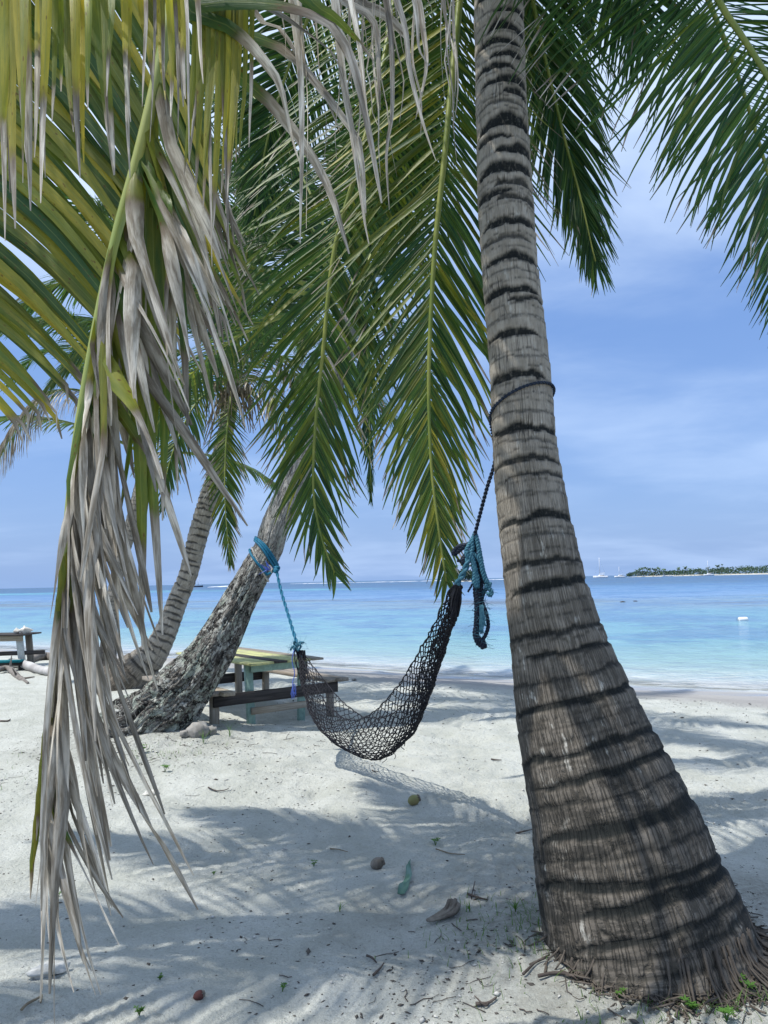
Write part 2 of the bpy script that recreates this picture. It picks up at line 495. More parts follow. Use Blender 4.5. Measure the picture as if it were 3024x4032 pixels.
long_ = nb.noise(nb.comb(nb.math('MULTIPLY', bu, .4), nb.math('MULTIPLY', bt, 3.2), nb.math('MULTIPLY', br_, 50.)), 1.0, 2, .5)
dv = nb.math('MULTIPLY', nb.math('ADD', .55, nb.math('MULTIPLY', r_, .75)), nb.ss(long_, .3, .7, .6, 1.3))  # dry leaflet brightness varied in the colour, standing in for sunlit whites
dryc = nb.mix(1.0, dryc, nb.comb(dv, dv, dv), 'MULTIPLY')
spot = nb.ss(nb.vor(nb.comb(nb.math('MULTIPLY', bu, .9), nb.math('MULTIPLY', bt, 26.), nb.math('MULTIPLY', br_, 30.)), 1.3), .30, .16)
spot = nb.math('MULTIPLY', spot, nb.ss(blot, .5, .62))
green = nb.mix(nb.math('MULTIPLY', spot, .75), green, (.13, .06, .02))
lc = nb.mix(dryf, green, dryc)
lc = nb.mix(nb.math('MULTIPLY', edge, .6), lc, (.10, .06, .03))
nb.put(bs.inputs['Base Color'], lc)
nb.put(bs.inputs['Roughness'], nb.math('ADD', .42, nb.math('MULTIPLY', dryf, .3)))
bs.inputs['Specular IOR Level'].default_value = .35
nb.put(bs.inputs['Normal'], nb.bump(stripe, .35, .004))
trn = nb.node('ShaderNodeBsdfTranslucent')
tl = nb.mix(dryf, nb.mix(1.0, green, (2.1, 2.0, 1.0), 'MULTIPLY'), nb.mix(1., dryc, (.8, .75, .68), 'MULTIPLY'))
nb.put(trn.inputs[0], tl)
mx = nb.node('ShaderNodeMixShader')
nb.put(mx.inputs[0], nb.math('SUBTRACT', .32, nb.math('MULTIPLY', dryf, .06)))
L = m_leaf.node_tree.links
L.new(bs.outputs[0], mx.inputs[1]); L.new(trn.outputs[0], mx.inputs[2]); L.new(mx.outputs[0], m_leaf.node_tree.nodes['Material Output'].inputs[0])

m_rach = varied('frond_stalk', (.13, .19, .035), (.27, .29, .07), 9, .45, .15, .004, (1, 1, .3), .35)
m_rach_dry = varied('dry_stalk', (.30, .25, .17), (.18, .14, .09), 9, .7, .3, .006)
m_rach_e = varied('pale_green_stalk', (.20, .27, .06), (.34, .36, .11), 7, .4, .12, .004, (1, 1, .2), .4)

TINT_Q = None


def blades(paths, norms, width, rnd, dry, yel, fold=.18, twist=None, prof=None):
    """leaflets as V-folded strips: paths (n,J,3); returns V (n,J*3,3), quads per leaflet, la, lb"""
    n, J, _ = paths.shape
    d = nrm(np.gradient(paths, axis=1))
    nn = np.broadcast_to(norms[:, None] if norms.ndim == 2 else norms, paths.shape)
    a = nrm(np.cross(d, nn)); nn = np.cross(a, d)
    if twist is not None:
        ca, sa = np.cos(twist)[..., None], np.sin(twist)[..., None]
        a, nn = a * ca + nn * sa, nn * ca - a * sa
    t = np.linspace(0, 1, J)
    if prof is None:
        prof = np.minimum(1, .42 + 2.9 * t) * np.clip(1.02 - t, 0, 1) ** .62
    w = np.asarray(width)[:, None] * prof[None] if np.ndim(prof) == 1 else np.asarray(width)[:, None] * prof
    l = paths - a * (w / 2)[..., None]; r = paths + a * (w / 2)[..., None]; m = paths + nn * (w * fold)[..., None]
    V = np.stack([l, m, r], 2).reshape(n, J * 3, 3)
    j = np.arange(J - 1)[:, None] * 3
    q = np.stack([np.stack([j[:, 0] + k, j[:, 0] + k + 1, j[:, 0] + k + 4, j[:, 0] + k + 3], 1) for k in (0, 1)], 1).reshape(-1, 4)
    T = np.broadcast_to(t[None, :, None], (n, J, 3)).reshape(n, -1)
    ex = lambda v: np.broadcast_to(np.asarray(v, float)[:, None], T.shape)
    la_ = np.stack([T, ex(rnd), ex(dry), ex(yel)], -1)
    ln = np.linalg.norm(np.diff(paths, axis=1), axis=2).sum(1)
    U = np.broadcast_to(np.array([-1., 0, 1.])[None, None], (n, J, 3)).reshape(n, -1)
    lb_ = np.stack([U, T * ln[:, None], ex(rnd)], -1)
    return V, q, la_, lb_


class Leaves:
    """leaflets of one frond before they become objects"""
    def __init__(s): s.items = []
    def add(s, *a, **k):
        s.items.append(blades(*a, **k))


def leaf_mesh(name, V, q, la_, lb_, org):
    n, k, _ = V.shape
    Q = (q[None] + (np.arange(n) * k)[:, None, None]).reshape(-1, 4)
    return mesh(name, V.reshape(-1, 3) - org, Q, m_leaf, {'la': la_.reshape(-1, 4), 'lb': lb_.reshape(-1, 3)})


def to_px(p):
    v = np.asarray(p) - EYE
    d = v @ fw
    d = np.where(d > .05, d, np.nan)
    return 1512 + F * (v @ rt) / d, 2016 - F * (v @ up) / d, v[..., 1]


def frond(tree, pts, n=90, L=.75, Wd=.042, side=None, s0=.14, seed=0, droop=1.0, yel=.2, yel_sd=.15, dry=(1.1, .1), tip_a=16, base_a=68, J=7,
          r0=.022, stalk=None, lift=.15, jit=1.0, sides=(1, -1), fray=.0, label=None, lens=None):
    """one palm frond; pts are world points of its stalk from crown to tip"""
    rs = np.random.RandomState(seed + 100)
    p = spline(pts, 60)
    T = nrm(np.gradient(p, axis=0))
    sh = np.asarray(side if side is not None else (1, 0, 0), float)
    B = nrm(sh - (T @ sh)[:, None] * T)
    N = nrm(np.cross(B, T))
    org = np.array(tree['base_'])
    rr = np.linspace(r0, r0 * .16, 60)
    bag = Bag(); bag.tube(p, rr, 8)
    me = bag.mesh('frond', stalk or m_rach, org)
    fo = obj('frond', me, tree)
    if label: fo['label'] = label
    lv = Leaves()
    for sd in sides:
        u = np.linspace(0, 1, n) + rs.uniform(-.4, .4, n) / n
        u = np.clip(u, 0, 1)
        s = s0 + (1 - s0) * u
        k = s * 59; i0 = np.clip(k.astype(int), 0, 58); f = (k - i0)[:, None]
        bp = p[i0] * (1 - f) + p[i0 + 1] * f
        t = nrm(T[i0] * (1 - f) + T[i0 + 1] * f); bb = nrm(B[i0] * (1 - f) + B[i0 + 1] * f) * sd; nn = nrm(N[i0] * (1 - f) + N[i0 + 1] * f)
        ang = np.radians(base_a + (tip_a - base_a) * u ** 1.3 + rs.normal(0, 3.2 * jit, n))
        d = np.cos(ang)[:, None] * t + np.sin(ang)[:, None] * bb + (lift * rs.normal(1, .35, n) * (1 - u))[:, None] * nn
        d = nrm(d)
        prof = (np.clip(.30 + 1.9 * u, 0, 1) * np.clip(1.06 - u, 0, 1) ** .55 * 1.0)
        ll = L * np.clip(prof, .12, 1) * rs.uniform(.88, 1.08, n)
        if lens is not None: ll = ll * lens(u)
        dr = droop * rs.uniform(.6, 1.4, n)
        path = [bp]
        cur = rs.normal(0, .10 * jit, (n, 3))
        dd = d
        st = ll / (J - 1)
        for j in range(J - 1):
            tt = j / (J - 1)
            dd = nrm(dd + np.array([0, 0, -1.0]) * (dr * st * (.35 + 1.6 * tt))[:, None] + cur * (tt * .5 + fray * tt ** 2 * 2.) )
            path.append(path[-1] + dd * st[:, None])
        path = np.stack(path, 1)
        nr = nrm(nn + t * .55 + rs.normal(0, .14 * jit, (n, 3)))
        tw = rs.normal(0, .25 * jit, n)[:, None] * np.linspace(0, 1, J)[None] ** 1.5 + (rs.normal(0, 1.5, n) * fray)[:, None] * np.linspace(0, 1, J)[None] ** 2
        lv.add(path, nr, Wd * rs.uniform(.8, 1.12, n) * np.clip(prof + .35, .4, 1), rs.uniform(0, 1, n), rs.normal(dry[0], dry[1], n), np.clip(rs.normal(yel, yel_sd, n), 0, 1), .2, tw)
    return fo, lv, org


ALL = {}     # tree name -> list of (frond object, Leaves, origin)


def finish_leaves(key, top):
    """the TOP leaflets that show largest become objects of their own; the rest of each frond is one mesh"""
    rec = []
    for fi, (fo, lv, org) in enumerate(ALL[key]):
        for gi, (V, q, la_, lb_) in enumerate(lv.items):
            J = V.shape[1] // 3
            x, y, d = to_px(V[:, 1::3])
            inn = (x > -20) & (x < 3044) & (y > -20) & (y < 4050)
            ok = np.nan_to_num(inn.astype(float)).mean(1)
            w = np.linalg.norm(V[:, 3 * (J // 3)] - V[:, 3 * (J // 3) + 2], axis=1)
            ln = np.linalg.norm(np.diff(V[:, 1::3], axis=1), axis=2).sum(1)
            dd = np.nanmin(np.where(np.isnan(d), 99, d), axis=1)
            sc_ = ok * w * ln / np.maximum(dd, .3) ** 2
            sc_[ok < .15] = 0
            for k in range(len(sc_)): rec.append((sc_[k], fi, gi, k))
    rec.sort(key=lambda r: -r[0])
    pick = {(r[1], r[2], r[3]) for r in rec[:top] if r[0] > 0}
    for fi, (fo, lv, org) in enumerate(ALL[key]):
        VV, LA, LB, qq = {}, {}, {}, {}
        for gi, (V, q, la_, lb_) in enumerate(lv.items):
            rest = []
            for k in range(len(V)):
                if (fi, gi, k) in pick:
                    obj('leaflet', leaf_mesh('leaflet', V[k:k + 1], q, la_[k:k + 1], lb_[k:k + 1], org), fo)
                else: rest.append(k)
            if rest:
                j = V.shape[1]
                VV.setdefault(j, []).append(V[rest]); LA.setdefault(j, []).append(la_[rest]); LB.setdefault(j, []).append(lb_[rest]); qq[j] = q
        for j in VV:
            obj('foliage', leaf_mesh('foliage', np.concatenate(VV[j]), qq[j], np.concatenate(LA[j]), np.concatenate(LB[j]), org), fo, kind='stuff')


def palm(name, label, base, group='coconut palms on the beach'):
    t = thing('palm_tree', label, 'palm tree', base, group)
    t['base_'] = [float(c) for c in base]
    ALL[name] = []
    t['key_'] = name
    return t


def add_frond(tree, *a, **k):
    r = frond(tree, *a, **k); ALL[tree['key_']].append(r); return r


def arc_frond(c, az, el, L, droop, n=7, bend=0.):
    """stalk points from crown point c; az measured from +x, el the starting elevation"""
    d = np.array([math.cos(az) * math.cos(el), math.sin(az) * math.cos(el), math.sin(el)])
    pv = np.array([-math.sin(az), math.cos(az), 0])
    out = []
    p = np.array(c, float)
    st = L / (n * 3)
    for i in range(n * 3 + 1):
        if i % 3 == 0: out.append(p.copy())
        d = d + np.array([0, 0, -1]) * droop * st * (.4 + 1.2 * i / (n * 3)) + pv * bend * st
        d /= np.linalg.norm(d)
        p = p + d * st
    return np.array(out), pv


# ------------------------------------------------------------------ trunks
def trunk_mesh(name, rows, org, mat, nu, nv, bands, seed, ring_amp=.008, crag=.004, fibre=.002, tile=1.0, extra=None):
    """rows: (px, py, depth, width px) or world rows (x,y,z,r) already converted; bands: list of (s, strength, phi0, half width, thickness)"""
    sp = spline(rows, nv)
    C, r = sp[:, :3], sp[:, 3]
    T = nrm(np.gradient(C, axis=0))
    e1 = nrm(np.array([1., 0, 0]) - T[:, :1] * T); e2 = np.cross(T, e1)
    s = np.concatenate([[0], np.cumsum(np.linalg.norm(np.diff(C, axis=0), axis=1))])
    ph = np.arange(nu) / nu * 2 * math.pi - math.pi          # 0 faces the camera (-y)
    S, PH = np.meshgrid(s, ph, indexing='ij')
    Rr = r[:, None]
    cyl = np.stack([np.cos(PH) * .3, np.sin(PH) * .3, S], -1)
    scar = np.zeros_like(S); gap = np.zeros_like(S); swell = np.zeros_like(S); line = np.zeros_like(S)
    cph, sph = np.cos(ph)[None], np.sin(ph)[None]
    for bi, (bs_, st, p0, hw, th) in enumerate(bands):
        w0, w1 = np.searchsorted(s, bs_ - .32), np.searchsorted(s, bs_ + .22)
        if w1 - w0 < 1: continue
        Sw = S[w0:w1]; z1 = np.zeros_like(cph)
        wob = .011 * tile * vn(np.stack([cph * 1.1 + bi * 7.1, sph * 1.3, z1], -1), seed + bi) + .008 * tile * vn(np.stack([cph * 5 + bi * 3., sph * 5, z1], -1), seed + bi + 50) \
            + .002 * tile * vn(np.stack([cph * 22 + bi * 3., sph * 22, z1], -1), seed + bi + 90)
        ds = Sw - bs_ - wob
        dphi = (ph[None] - p0 + math.pi) % (2 * math.pi) - math.pi
        env = np.clip(1 - (np.abs(dphi) / hw) ** 3.2, 0, 1) ** .55
        tk = th * env * (.8 + .3 * vn(np.stack([cph * 2 + bi, sph * 2, z1 + 9], -1), seed + bi + 13))
        if th > .008: tk = tk + .0020 * vn(np.stack([np.cos(PH[w0:w1]) * 26 + bi, np.sin(PH[w0:w1]) * 26, Sw * 8], -1), seed + bi + 15) * env
        tk = tk + 1e-4
        inside = sstep(ds, -.004, .004) * (1 - sstep(ds, tk * .75, tk * 1.1))
        gap[w0:w1] = np.maximum(gap[w0:w1], inside * np.minimum(1, st))
        scar[w0:w1] = np.maximum(scar[w0:w1], inside * st)
        line[w0:w1] = np.maximum(line[w0:w1], np.exp(-(ds / .006) ** 2) * (.55 + .45 * vn(np.stack([cph * 6 + bi, sph * 6, z1], -1), seed + bi + 29)))
        swell[w0:w1] = np.maximum(swell[w0:w1], np.where(ds < 0, np.exp(ds / (.05 * tile)), np.exp(-ds / (.012 * tile))) * (1 if th > .008 else .35))
    fib = vn(np.stack([np.cos(PH) * 46, np.sin(PH) * 46, S * 5.0], -1), seed + 3) * .6 + .4 * vn(np.stack([np.cos(PH) * 100, np.sin(PH) * 100, S * 11.0], -1), seed + 4)
    low = fbm(cyl * np.array([9, 9, 5.]), seed + 5, 4)
    rad_ = Rr * (1 + .03 * fbm(cyl * np.array([4, 4, 1.6]), seed + 6, 2)) + ring_amp * swell - ring_amp * 1.5 * gap + crag * low + fibre * fib
    if extra is not None: rad_ = rad_ + extra(S, PH, Rr)
    V = C[:, None] + rad_[..., None] * (np.sin(PH)[..., None] * e1[:, None] - np.cos(PH)[..., None] * e2[:, None])
    i = np.arange(nv - 1)[:, None] * nu; j = np.arange(nu)[None]; k = (j + 1) % nu
    Q = np.stack([i + j, i + k, i + nu + k, i + nu + j], -1).reshape(-1, 4)
    tr_ = np.stack([scar, line * .8, fib * .5 + .5, S / s[-1]], -1)
    tcv = np.stack([np.cos(PH) * .3, np.sin(PH) * .3, S], -1)
    return mesh(name, V.reshape(-1, 3) - org, Q, mat, {'tr': tr_.reshape(-1, 4), 'tk': tcv.reshape(-1, 3)}), sp, s


def px_rows(rows):
    out = []
    for px, py, d, w in rows: out.append([*P(px, py, d), w / 2 * d / F])
    return np.array(out)


def trunk_mat(name, light, dark, base_dark, black, lowmix=(0.05, .5), crack=1.0, bump=.7):
    m, nb, bs = principled(name, light, .85, .15)
    tk = nb.attr('tk').outputs['Vector']; tr = nb.attr('tr')
    s_ = nb.node('ShaderNodeSeparateColor'); nb.put(s_.inputs[0], tr.outputs['Color'])
    scar, line, fib, sa = s_.outputs[0], s_.outputs[1], s_.outputs[2], tr.outputs['Alpha']
    mot = nb.noise(tk, 9, 6, .65)
    big = nb.noise(nb.vmath('MULTIPLY', tk, (1, 1, .8)), 4, 4, .55)
    col = nb.mix(nb.ss(mot, .32, .68), light, dark)
    lowf = nb.ss(nb.math('ADD', sa, nb.math('MULTIPLY', nb.math('SUBTRACT', big, .5), .18)), lowmix[1], lowmix[0])
    col = nb.mix(lowf, col, nb.mix(nb.ss(mot, .35, .65), base_dark, tuple(c * .62 for c in base_dark)))
    # long cracks that run up the stem
    cv = nb.vmath('MULTIPLY', tk, (1, 1, .07))
    ck = nb.vor(cv, 26, 'DISTANCE_TO_EDGE')
    ck2 = nb.vor(nb.vmath('ADD', nb.vmath('MULTIPLY', tk, (1, 1, .05)), nb.vmath('MULTIPLY', nb.comb(mot, big, mot), (.02, .02, .01))), 60, 'DISTANCE_TO_EDGE')
    cm = nb.math('MULTIPLY', nb.ss(ck, .045, .0), nb.ss(nb.noise(tk, 7, 3), .42, .6))
    cm2 = nb.math('MULTIPLY', nb.ss(ck2, .12, .01), nb.math('ADD', .12, nb.math('MULTIPLY', lowf, .75)))
    cm = nb.math('MULTIPLY', nb.math('MAXIMUM', cm, cm2), crack)
    col = nb.mix(nb.math('MULTIPLY', nb.ss(fib, .50, .25), nb.math('ADD', .05, nb.math('MULTIPLY', lowf, .42))), col, tuple(c * .2 for c in dark))
    pale = nb.math('MULTIPLY', nb.ss(nb.noise(nb.vmath('MULTIPLY', tk, (1, 1, .45)), 22, 5, .65), .57, .66), nb.ss(nb.noise(tk, 5, 2), .46, .58))
    col = nb.mix(nb.math('MULTIPLY', pale, .75), col, (.55, .53, .47))
    col = nb.mix(nb.math('MULTIPLY', cm, .8), col, tuple(c * .22 for c in dark))
    col = nb.mix(nb.math('MULTIPLY', line, .8), col, tuple(c * .28 for c in dark))
    scm = nb.math('MULTIPLY', scar, nb.ss(nb.noise(tk, 30, 4, .6), .25, .5, .72, 1.0))
    col = nb.mix(scm, col, black)
    # dark algae stain that clings round the scars low down
    alg = nb.math('MULTIPLY', nb.ss(nb.noise(nb.vmath('MULTIPLY', tk, (1, 1, 2.2)), 6, 7, .75), .47, .58), nb.ss(sa, lowmix[1] * .62, lowmix[0] * .6))
    col = nb.mix(nb.math('MULTIPLY', alg, .72), col, black)
    nb.put(bs.inputs['Base Color'], col)
    h = nb.math('SUBTRACT', nb.math('ADD', nb.math('MULTIPLY', nb.noise(nb.vmath('MULTIPLY', tk, (1, 1, .3)), 60, 5, .65), .8), nb.math('MULTIPLY', mot, .5)), nb.math('MULTIPLY', cm, 1.2))
    nb.put(bs.inputs['Normal'], nb.bump(h, bump, .012))
    return m


m_trA = trunk_mat('ringed_bark', (.44, .397, .33), (.295, .262, .21), (.185, .163, .136), (.018, .02, .019), (.10, .42))
m_trC = trunk_mat('banded_bark', (.42, .385, .33), (.28, .25, .205), (.21, .18, .145), (.03, .028, .025), (.02, .2))

# palm A: the big ringed trunk in front
A_rows = [(1408, 2200, 3.26, 800), (1408, 2150, 3.28, 795), (1405, 2100, 3.30, 785), (1398, 2050, 3.32, 770), (1384, 1990, 3.34, 735), (1356, 1900, 3.37, 682), (1330, 1800, 3.40, 628), (1298, 1700, 3.44, 558), (1265, 1600, 3.48, 500), (1235, 1500, 3.52, 440),
          (1208, 1400, 3.55, 372), (1184, 1300, 3.58, 326), (1166, 1200, 3.62, 296), (1137, 1000, 3.70, 254), (1123, 800, 3.78, 232), (1103, 600, 3.86, 220), (1090, 400, 3.94, 218), (1082, 200, 4.02, 204), (1077, 0, 4.1, 202), (1070, -240, 4.22, 196), (1062, -480, 4.36, 190), (1058, -600, 4.45, 200)]
A_rows = [(a * 1.8228, c * 1.8228, d, w) for a, c, d, w in A_rows]
rowsA = px_rows(A_rows)
baseA = np.array([rowsA[3][0], rowsA[3][1], 0.0])
treeA = palm('A', 'big ringed coconut palm in front, its flared trunk leaning left, dark rope round it', baseA)


def s_of_py(sp, s, py):
    x, y, d = to_px(sp[:, :3])
    o = np.argsort(y)
    return np.interp(py, y[o], s[o])


spA = spline(rowsA, 700)
sA = np.concatenate([[0], np.cumsum(np.linalg.norm(np.diff(spA[:, :3], axis=0), axis=1))])
bA = []
def band(py, st, side, hw, th): bA.append((s_of_py(spA, sA, py) - th * .5, min(1, st * 1.1), side * (1 if py < 1500 else .6), hw + (0 if py < 1000 else .3 if py < 2300 else .5), th * (1.45 if py < 900 else 1.1 if py < 2400 else .95)))
# (photo row, darkness, angle round the stem, half width, thickness)
for py, st, sd_, hw, th in [(-380, .9, .3, 1.5, .05), (-300, .9, -.6, 1.5, .05), (-220, .9, .3, 1.4, .05), (-140, .9, -.5, 1.4, .05), (-60, .9, .4, 1.5, .05),
        (45, 1, -.2, 1.3, .045), (108, .9, .6, 1.0, .05), (180, 1, .5, 1.2, .06), (232, 1, -.4, 1.3, .045), (285, .9, .4, 1.0, .04), (330, .95, -.6, 1.1, .045), (385, 1, .2, 1.3, .05),
        (432, .9, .8, .9, .04), (470, .6, -.2, 1.6, .02), (545, 1, .0, 1.35, .075), (600, .9, -.7, .9, .045), (648, 1, .5, 1.0, .06), (722, 1, -.1, 1.4, .065), (780, .8, .5, 1.1, .04), (815, .9, -.8, .9, .04),
        (838, .8, .5, 1.0, .035), (925, 1, .1, 1.45, .055), (990, .7, -.4, 1.2, .03), (1062, .95, .3, 1.2, .055), (1120, .5, 0, 1.6, .012), (1180, .95, -.5, 1.2, .06), (1222, .85, .7, .8, .04), (1290, .5, 0, 2.0, .010), (1350, .9, -.6, .9, .05), (1440, .45, 0, 2., .012),
        (1512, .95, -.65, .85, .06), (1590, .5, 0, 2., .010), (1655, .5, 0, 2., .014), (1716, 1, .0, 1.25, .055), (1768, .5, 0, 2, .016), (1842, .85, -.5, 1.1, .04), (1896, .8, .45, .9, .035), (1974, .4, 0, 2, .010), (2062, .95, -.1, 1.3, .05), (2136, .5, .2, 1.8, .016),
        (2230, .85, -.3, 1.2, .035), (2318, .95, .5, 1.0, .055), (2386, .4, 0, 2, .012), (2486, .8, .0, 1.3, .035), (2560, .9, .6, .9, .035), (2650, .7, -.3, 1.2, .03), (2745, 1, .2, 1.3, .055), (2832, .5, 0, 2, .016), (2928, 1, .1, 1.3, .05), (3015, 1, .45, 1.1, .045), (3098, .7, .2, 1.5, .022),
        (3200, 1, .5, 1.1, .07), (3290, .7, .2, 1.4, .03), (3384, 1, .35, 1.2, .06), (3452, 1, .8, .8, .09), (3562, .85, .7, .9, .05), (3625, .7, .3, 1.5, .03), (3710, .6, .2, 1.6, .03)]:
    band(py, st, sd_, hw, th)


for sv in np.arange(.15, sA[-1], .085): bA.append((sv + R.uniform(-.02, .02), .5, R.uniform(-1, 1), 2.6, .006))


def flare(S, PH, Rr):
    low = np.clip(1 - S / .42, 0, 1)
    return low ** 1.5 * (.012 + .022 * vn(np.stack([np.cos(PH) * 9, np.sin(PH) * 9, S * 3], -1), 77) + .016 * vn(np.stack([np.cos(PH) * 24, np.sin(PH) * 24, S * 6], -1), 78))


meA, spA2, _ = trunk_mesh('trunk', rowsA, baseA, m_trA, 260, 700, bA, 40, .0058, .005, .0026, 1.0, flare)
obj('trunk', meA, treeA)
# roots that spread at its foot
m_root = varied('root', (.13, .11, .09), (.07, .06, .05), 14, .85, .5, .008)
bg_ = Bag()
cA = rowsA[2][:3]
for k in range(640):
    a = R.uniform(-math.pi, math.pi) if k < 110 else R.normal(.95, .55)
    e_ = np.array([math.sin(a), -math.cos(a)])
    rr_ = .40 + R.uniform(-.01, .03)
    z1 = R.uniform(.02, .20); ln = abs(R.normal(.03, .04)) + .01 + (.13 * R.uniform() ** 1.5 if a > .5 else 0)
    q0 = np.array([cA[0], cA[1]]) + e_ * rr_
    q1 = q0 + e_ * ln * .6 + R.normal(0, .015, 2); q2 = q0 + e_ * ln + R.normal(0, .03, 2)
    pts = [[*(q0 - e_ * .035), z1], [*q0, z1 * .55], [*q1, max(gz(*q1) + .006, z1 * .12)], [*q2, gz(*q2) - .015]]
    bg_.tube(spline(pts, 7), np.linspace(R.uniform(.004, .010), .0025, 7), 5)
obj('roots', bg_.mesh('roots', m_root, baseA), treeA, kind='stuff')

CA = rowsA[-1][:3] + np.array([0, 0, .1])
f_right = np.array([1, .0, 0])
# two long fronds that hang in the middle of the picture
add_frond(treeA, [CA, P(1640, -420, 4.5), P(1550, 30, 4.5), P(1500, 300, 4.45), P(1410, 650, 4.4), P(1316, 990, 4.4), P(1270, 1400, 4.4), P(1240, 1700, 4.4), P(1235, 1950, 4.4), P(1270, 2130, 4.4), P(1318, 2255, 4.4)],
          n=165, L=1.2, Wd=.038, lens=lambda u: 1 + .36 * u - .72 * u ** 4, side=(1, .0, 0), s0=.20, seed=1, yel=.24, yel_sd=.16, dry=(.95, .10), base_a=60, tip_a=20, J=8, droop=.35, lift=.1, r0=.035)
add_frond(treeA, [CA, P(1850, -420, 4.35), P(1810, 0, 4.35), P(1752, 600, 4.3), P(1712, 980, 4.3), P(1690, 1400, 4.3), P(1690, 1650, 4.3), P(1702, 1880, 4.3), P(1732, 2120, 4.3), P(1758, 2290, 4.3)],
          n=165, L=1.22, Wd=.038, lens=lambda u: 1 + .36 * u - .72 * u ** 4, side=(1, .05, 0), s0=.20, seed=2, yel=.33, yel_sd=.18, dry=(.93, .11), base_a=58, tip_a=20, J=8, droop=.4, lift=.12, r0=.036)
# right of the trunk
add_frond(treeA, [CA, P(2030, -420, 4.5), P(2103, 34, 4.7), P(2171, 339, 4.75), P(2239, 610, 4.8), P(2286, 780, 4.8), P(2325, 950, 4.8), P(2345, 1030, 4.8)],
          n=160, L=1.15, Wd=.038, side=(1, .15, 0), s0=.18, seed=3, yel=.12, yel_sd=.12, dry=(1.05, .1), base_a=44, tip_a=13, J=7, droop=.6, lift=-.2, r0=.03)
add_frond(treeA, [CA, P(2250, -900, 4.0), P(2560, -500, 3.7), P(2828, 0, 3.45), P(2916, 135, 3.4), P(3024, 305, 3.35), P(3200, 620, 3.3), P(3330, 950, 3.3), P(3400, 1200, 3.3)],
          n=150, L=1.55, Wd=.038, side=(.75, -.02, .65), s0=.12, seed=4, yel=.14, yel_sd=.12, dry=(.93, .1), base_a=88, tip_a=45, J=9, droop=.5, lift=.05, r0=.036)
add_frond(treeA, [CA, P(2300, -800, 4.6), P(2620, -350, 4.7), P(2850, 150, 4.8), P(3000, 600, 4.8), P(3080, 950, 4.8), P(3120, 1250, 4.8)],
          n=130, L=1.45, Wd=.034, side=(.8, .1, .4), s0=.14, seed=5, yel=.05, yel_sd=.1, dry=(1.0, .1), base_a=80, tip_a=34, J=7, droop=.6, lift=.0, r0=.032)
add_frond(treeA, [CA, P(2160, -800, 4.9), P(2330, -420, 5.1), P(2440, -150, 5.2), P(2520, 60, 5.3), P(2570, 200, 5.3)],
          n=120, L=1.4, Wd=.034, side=(.9, .1, .2), s0=.2, seed=6, yel=.06, yel_sd=.1, dry=(1.1, .1), base_a=64, tip_a=25, J=7, droop=.9, lift=.0, r0=.03)
add_frond(treeA, [CA, P(1600, -700, 4.9), P(1400, -300, 5.2), P(1180, 150, 5.4), P(1060, 520, 5.4), P(1000, 850, 5.4)],
          n=140, L=1.1, Wd=.040, side=(.9, .3, .2), s0=.2, seed=7, yel=.10, yel_sd=.1, dry=(1.1, .1), base_a=64, tip_a=18, J=7, droop=.8, lift=.0, r0=.03)
add_frond(treeA, [CA, P(1800, -600, 5.2), P(1700, -200, 5.5), P(1640, 250, 5.6), P(1600, 650, 5.6), P(1590, 900, 5.6)],
          n=140, L=1.1, Wd=.040, side=(.9, .3, .2), s0=.2, seed=8, yel=.06, yel_sd=.1, dry=(1.1, .1), base_a=64, tip_a=18, J=7, droop=.8, lift=.0, r0=.03)
# the rest of the crown, above the picture: it shades the sand
for k, (az, el, ln, dr) in enumerate([(-100, 25, 3.4, .38), (-60, 35, 3.8, .34), (-20, 30, 3.8, .36), (-130, 40, 3.2, .34), (25, 45, 4.2, .2), (45, 48, 4.2, .2), (-15, 42, 4.2, .2), (-40, 45, 4.0, .22), (88, 60, 4.6, .15), (72, 52, 4.6, .15), (10, 55, 3.6, .34), (60, 60, 3.6, .3), (110, 60, 3.6, .32), (150, 55, 3.4, .36)]):
    pts, pv = arc_frond(CA, rad(az), rad(el), ln, dr)
    add_frond(treeA, pts, n=110, L=1.0, Wd=.052, side=pv, s0=.12, seed=30 + k, yel=.1, J=6, droop=.5, lift=.1, r0=.03)

# ------------------------------------------------------------------ palm B: the leaning lichen-covered palm
B_full = [(385, 2915, 7.72, 150), (480, 2876, 7.75, 215), (590, 2838, 7.75, 240), (666, 2779, 7.78, 232), (729, 2703, 7.8, 208), (811, 2601, 7.8, 176), (881, 2487, 7.85, 150), (938, 2373, 7.9, 128), (1008, 2247, 7.95, 116), (1058, 2158, 8.0, 110), (1084, 2070, 8.02, 110), (1160, 1892, 8.1, 106), (1240, 1700, 8.2, 100), (1310, 1500, 8.3, 96), (1360, 1330, 8.35, 92), (1390, 1200, 8.4, 96)]
rowsB = px_rows(B_full)
baseB = np.array([rowsB[2][0], rowsB[2][1], gz(rowsB[2][0], rowsB[2][1])])
treeB = palm('B', 'leaning palm with lichen-spotted grey trunk tied with the teal hammock rope', baseB)
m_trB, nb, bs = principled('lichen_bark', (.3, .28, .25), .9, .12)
tk = nb.attr('tk').outputs['Vector']; tr = nb.attr('tr')
sa = tr.outputs['Alpha']
big = nb.noise(tk, 5, 3, .5); mot = nb.noise(tk, 14, 6, .65)
col = nb.mix(nb.ss(mot, .3, .7), (.58, .56, .52), (.42, .40, .365))
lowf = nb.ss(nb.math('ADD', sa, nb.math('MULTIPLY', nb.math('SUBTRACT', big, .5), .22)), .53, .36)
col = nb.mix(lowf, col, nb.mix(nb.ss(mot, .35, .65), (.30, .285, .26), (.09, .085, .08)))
ckb = nb.vor(nb.vmath('MULTIPLY', tk, (1, 1, .22)), 30, 'DISTANCE_TO_EDGE')
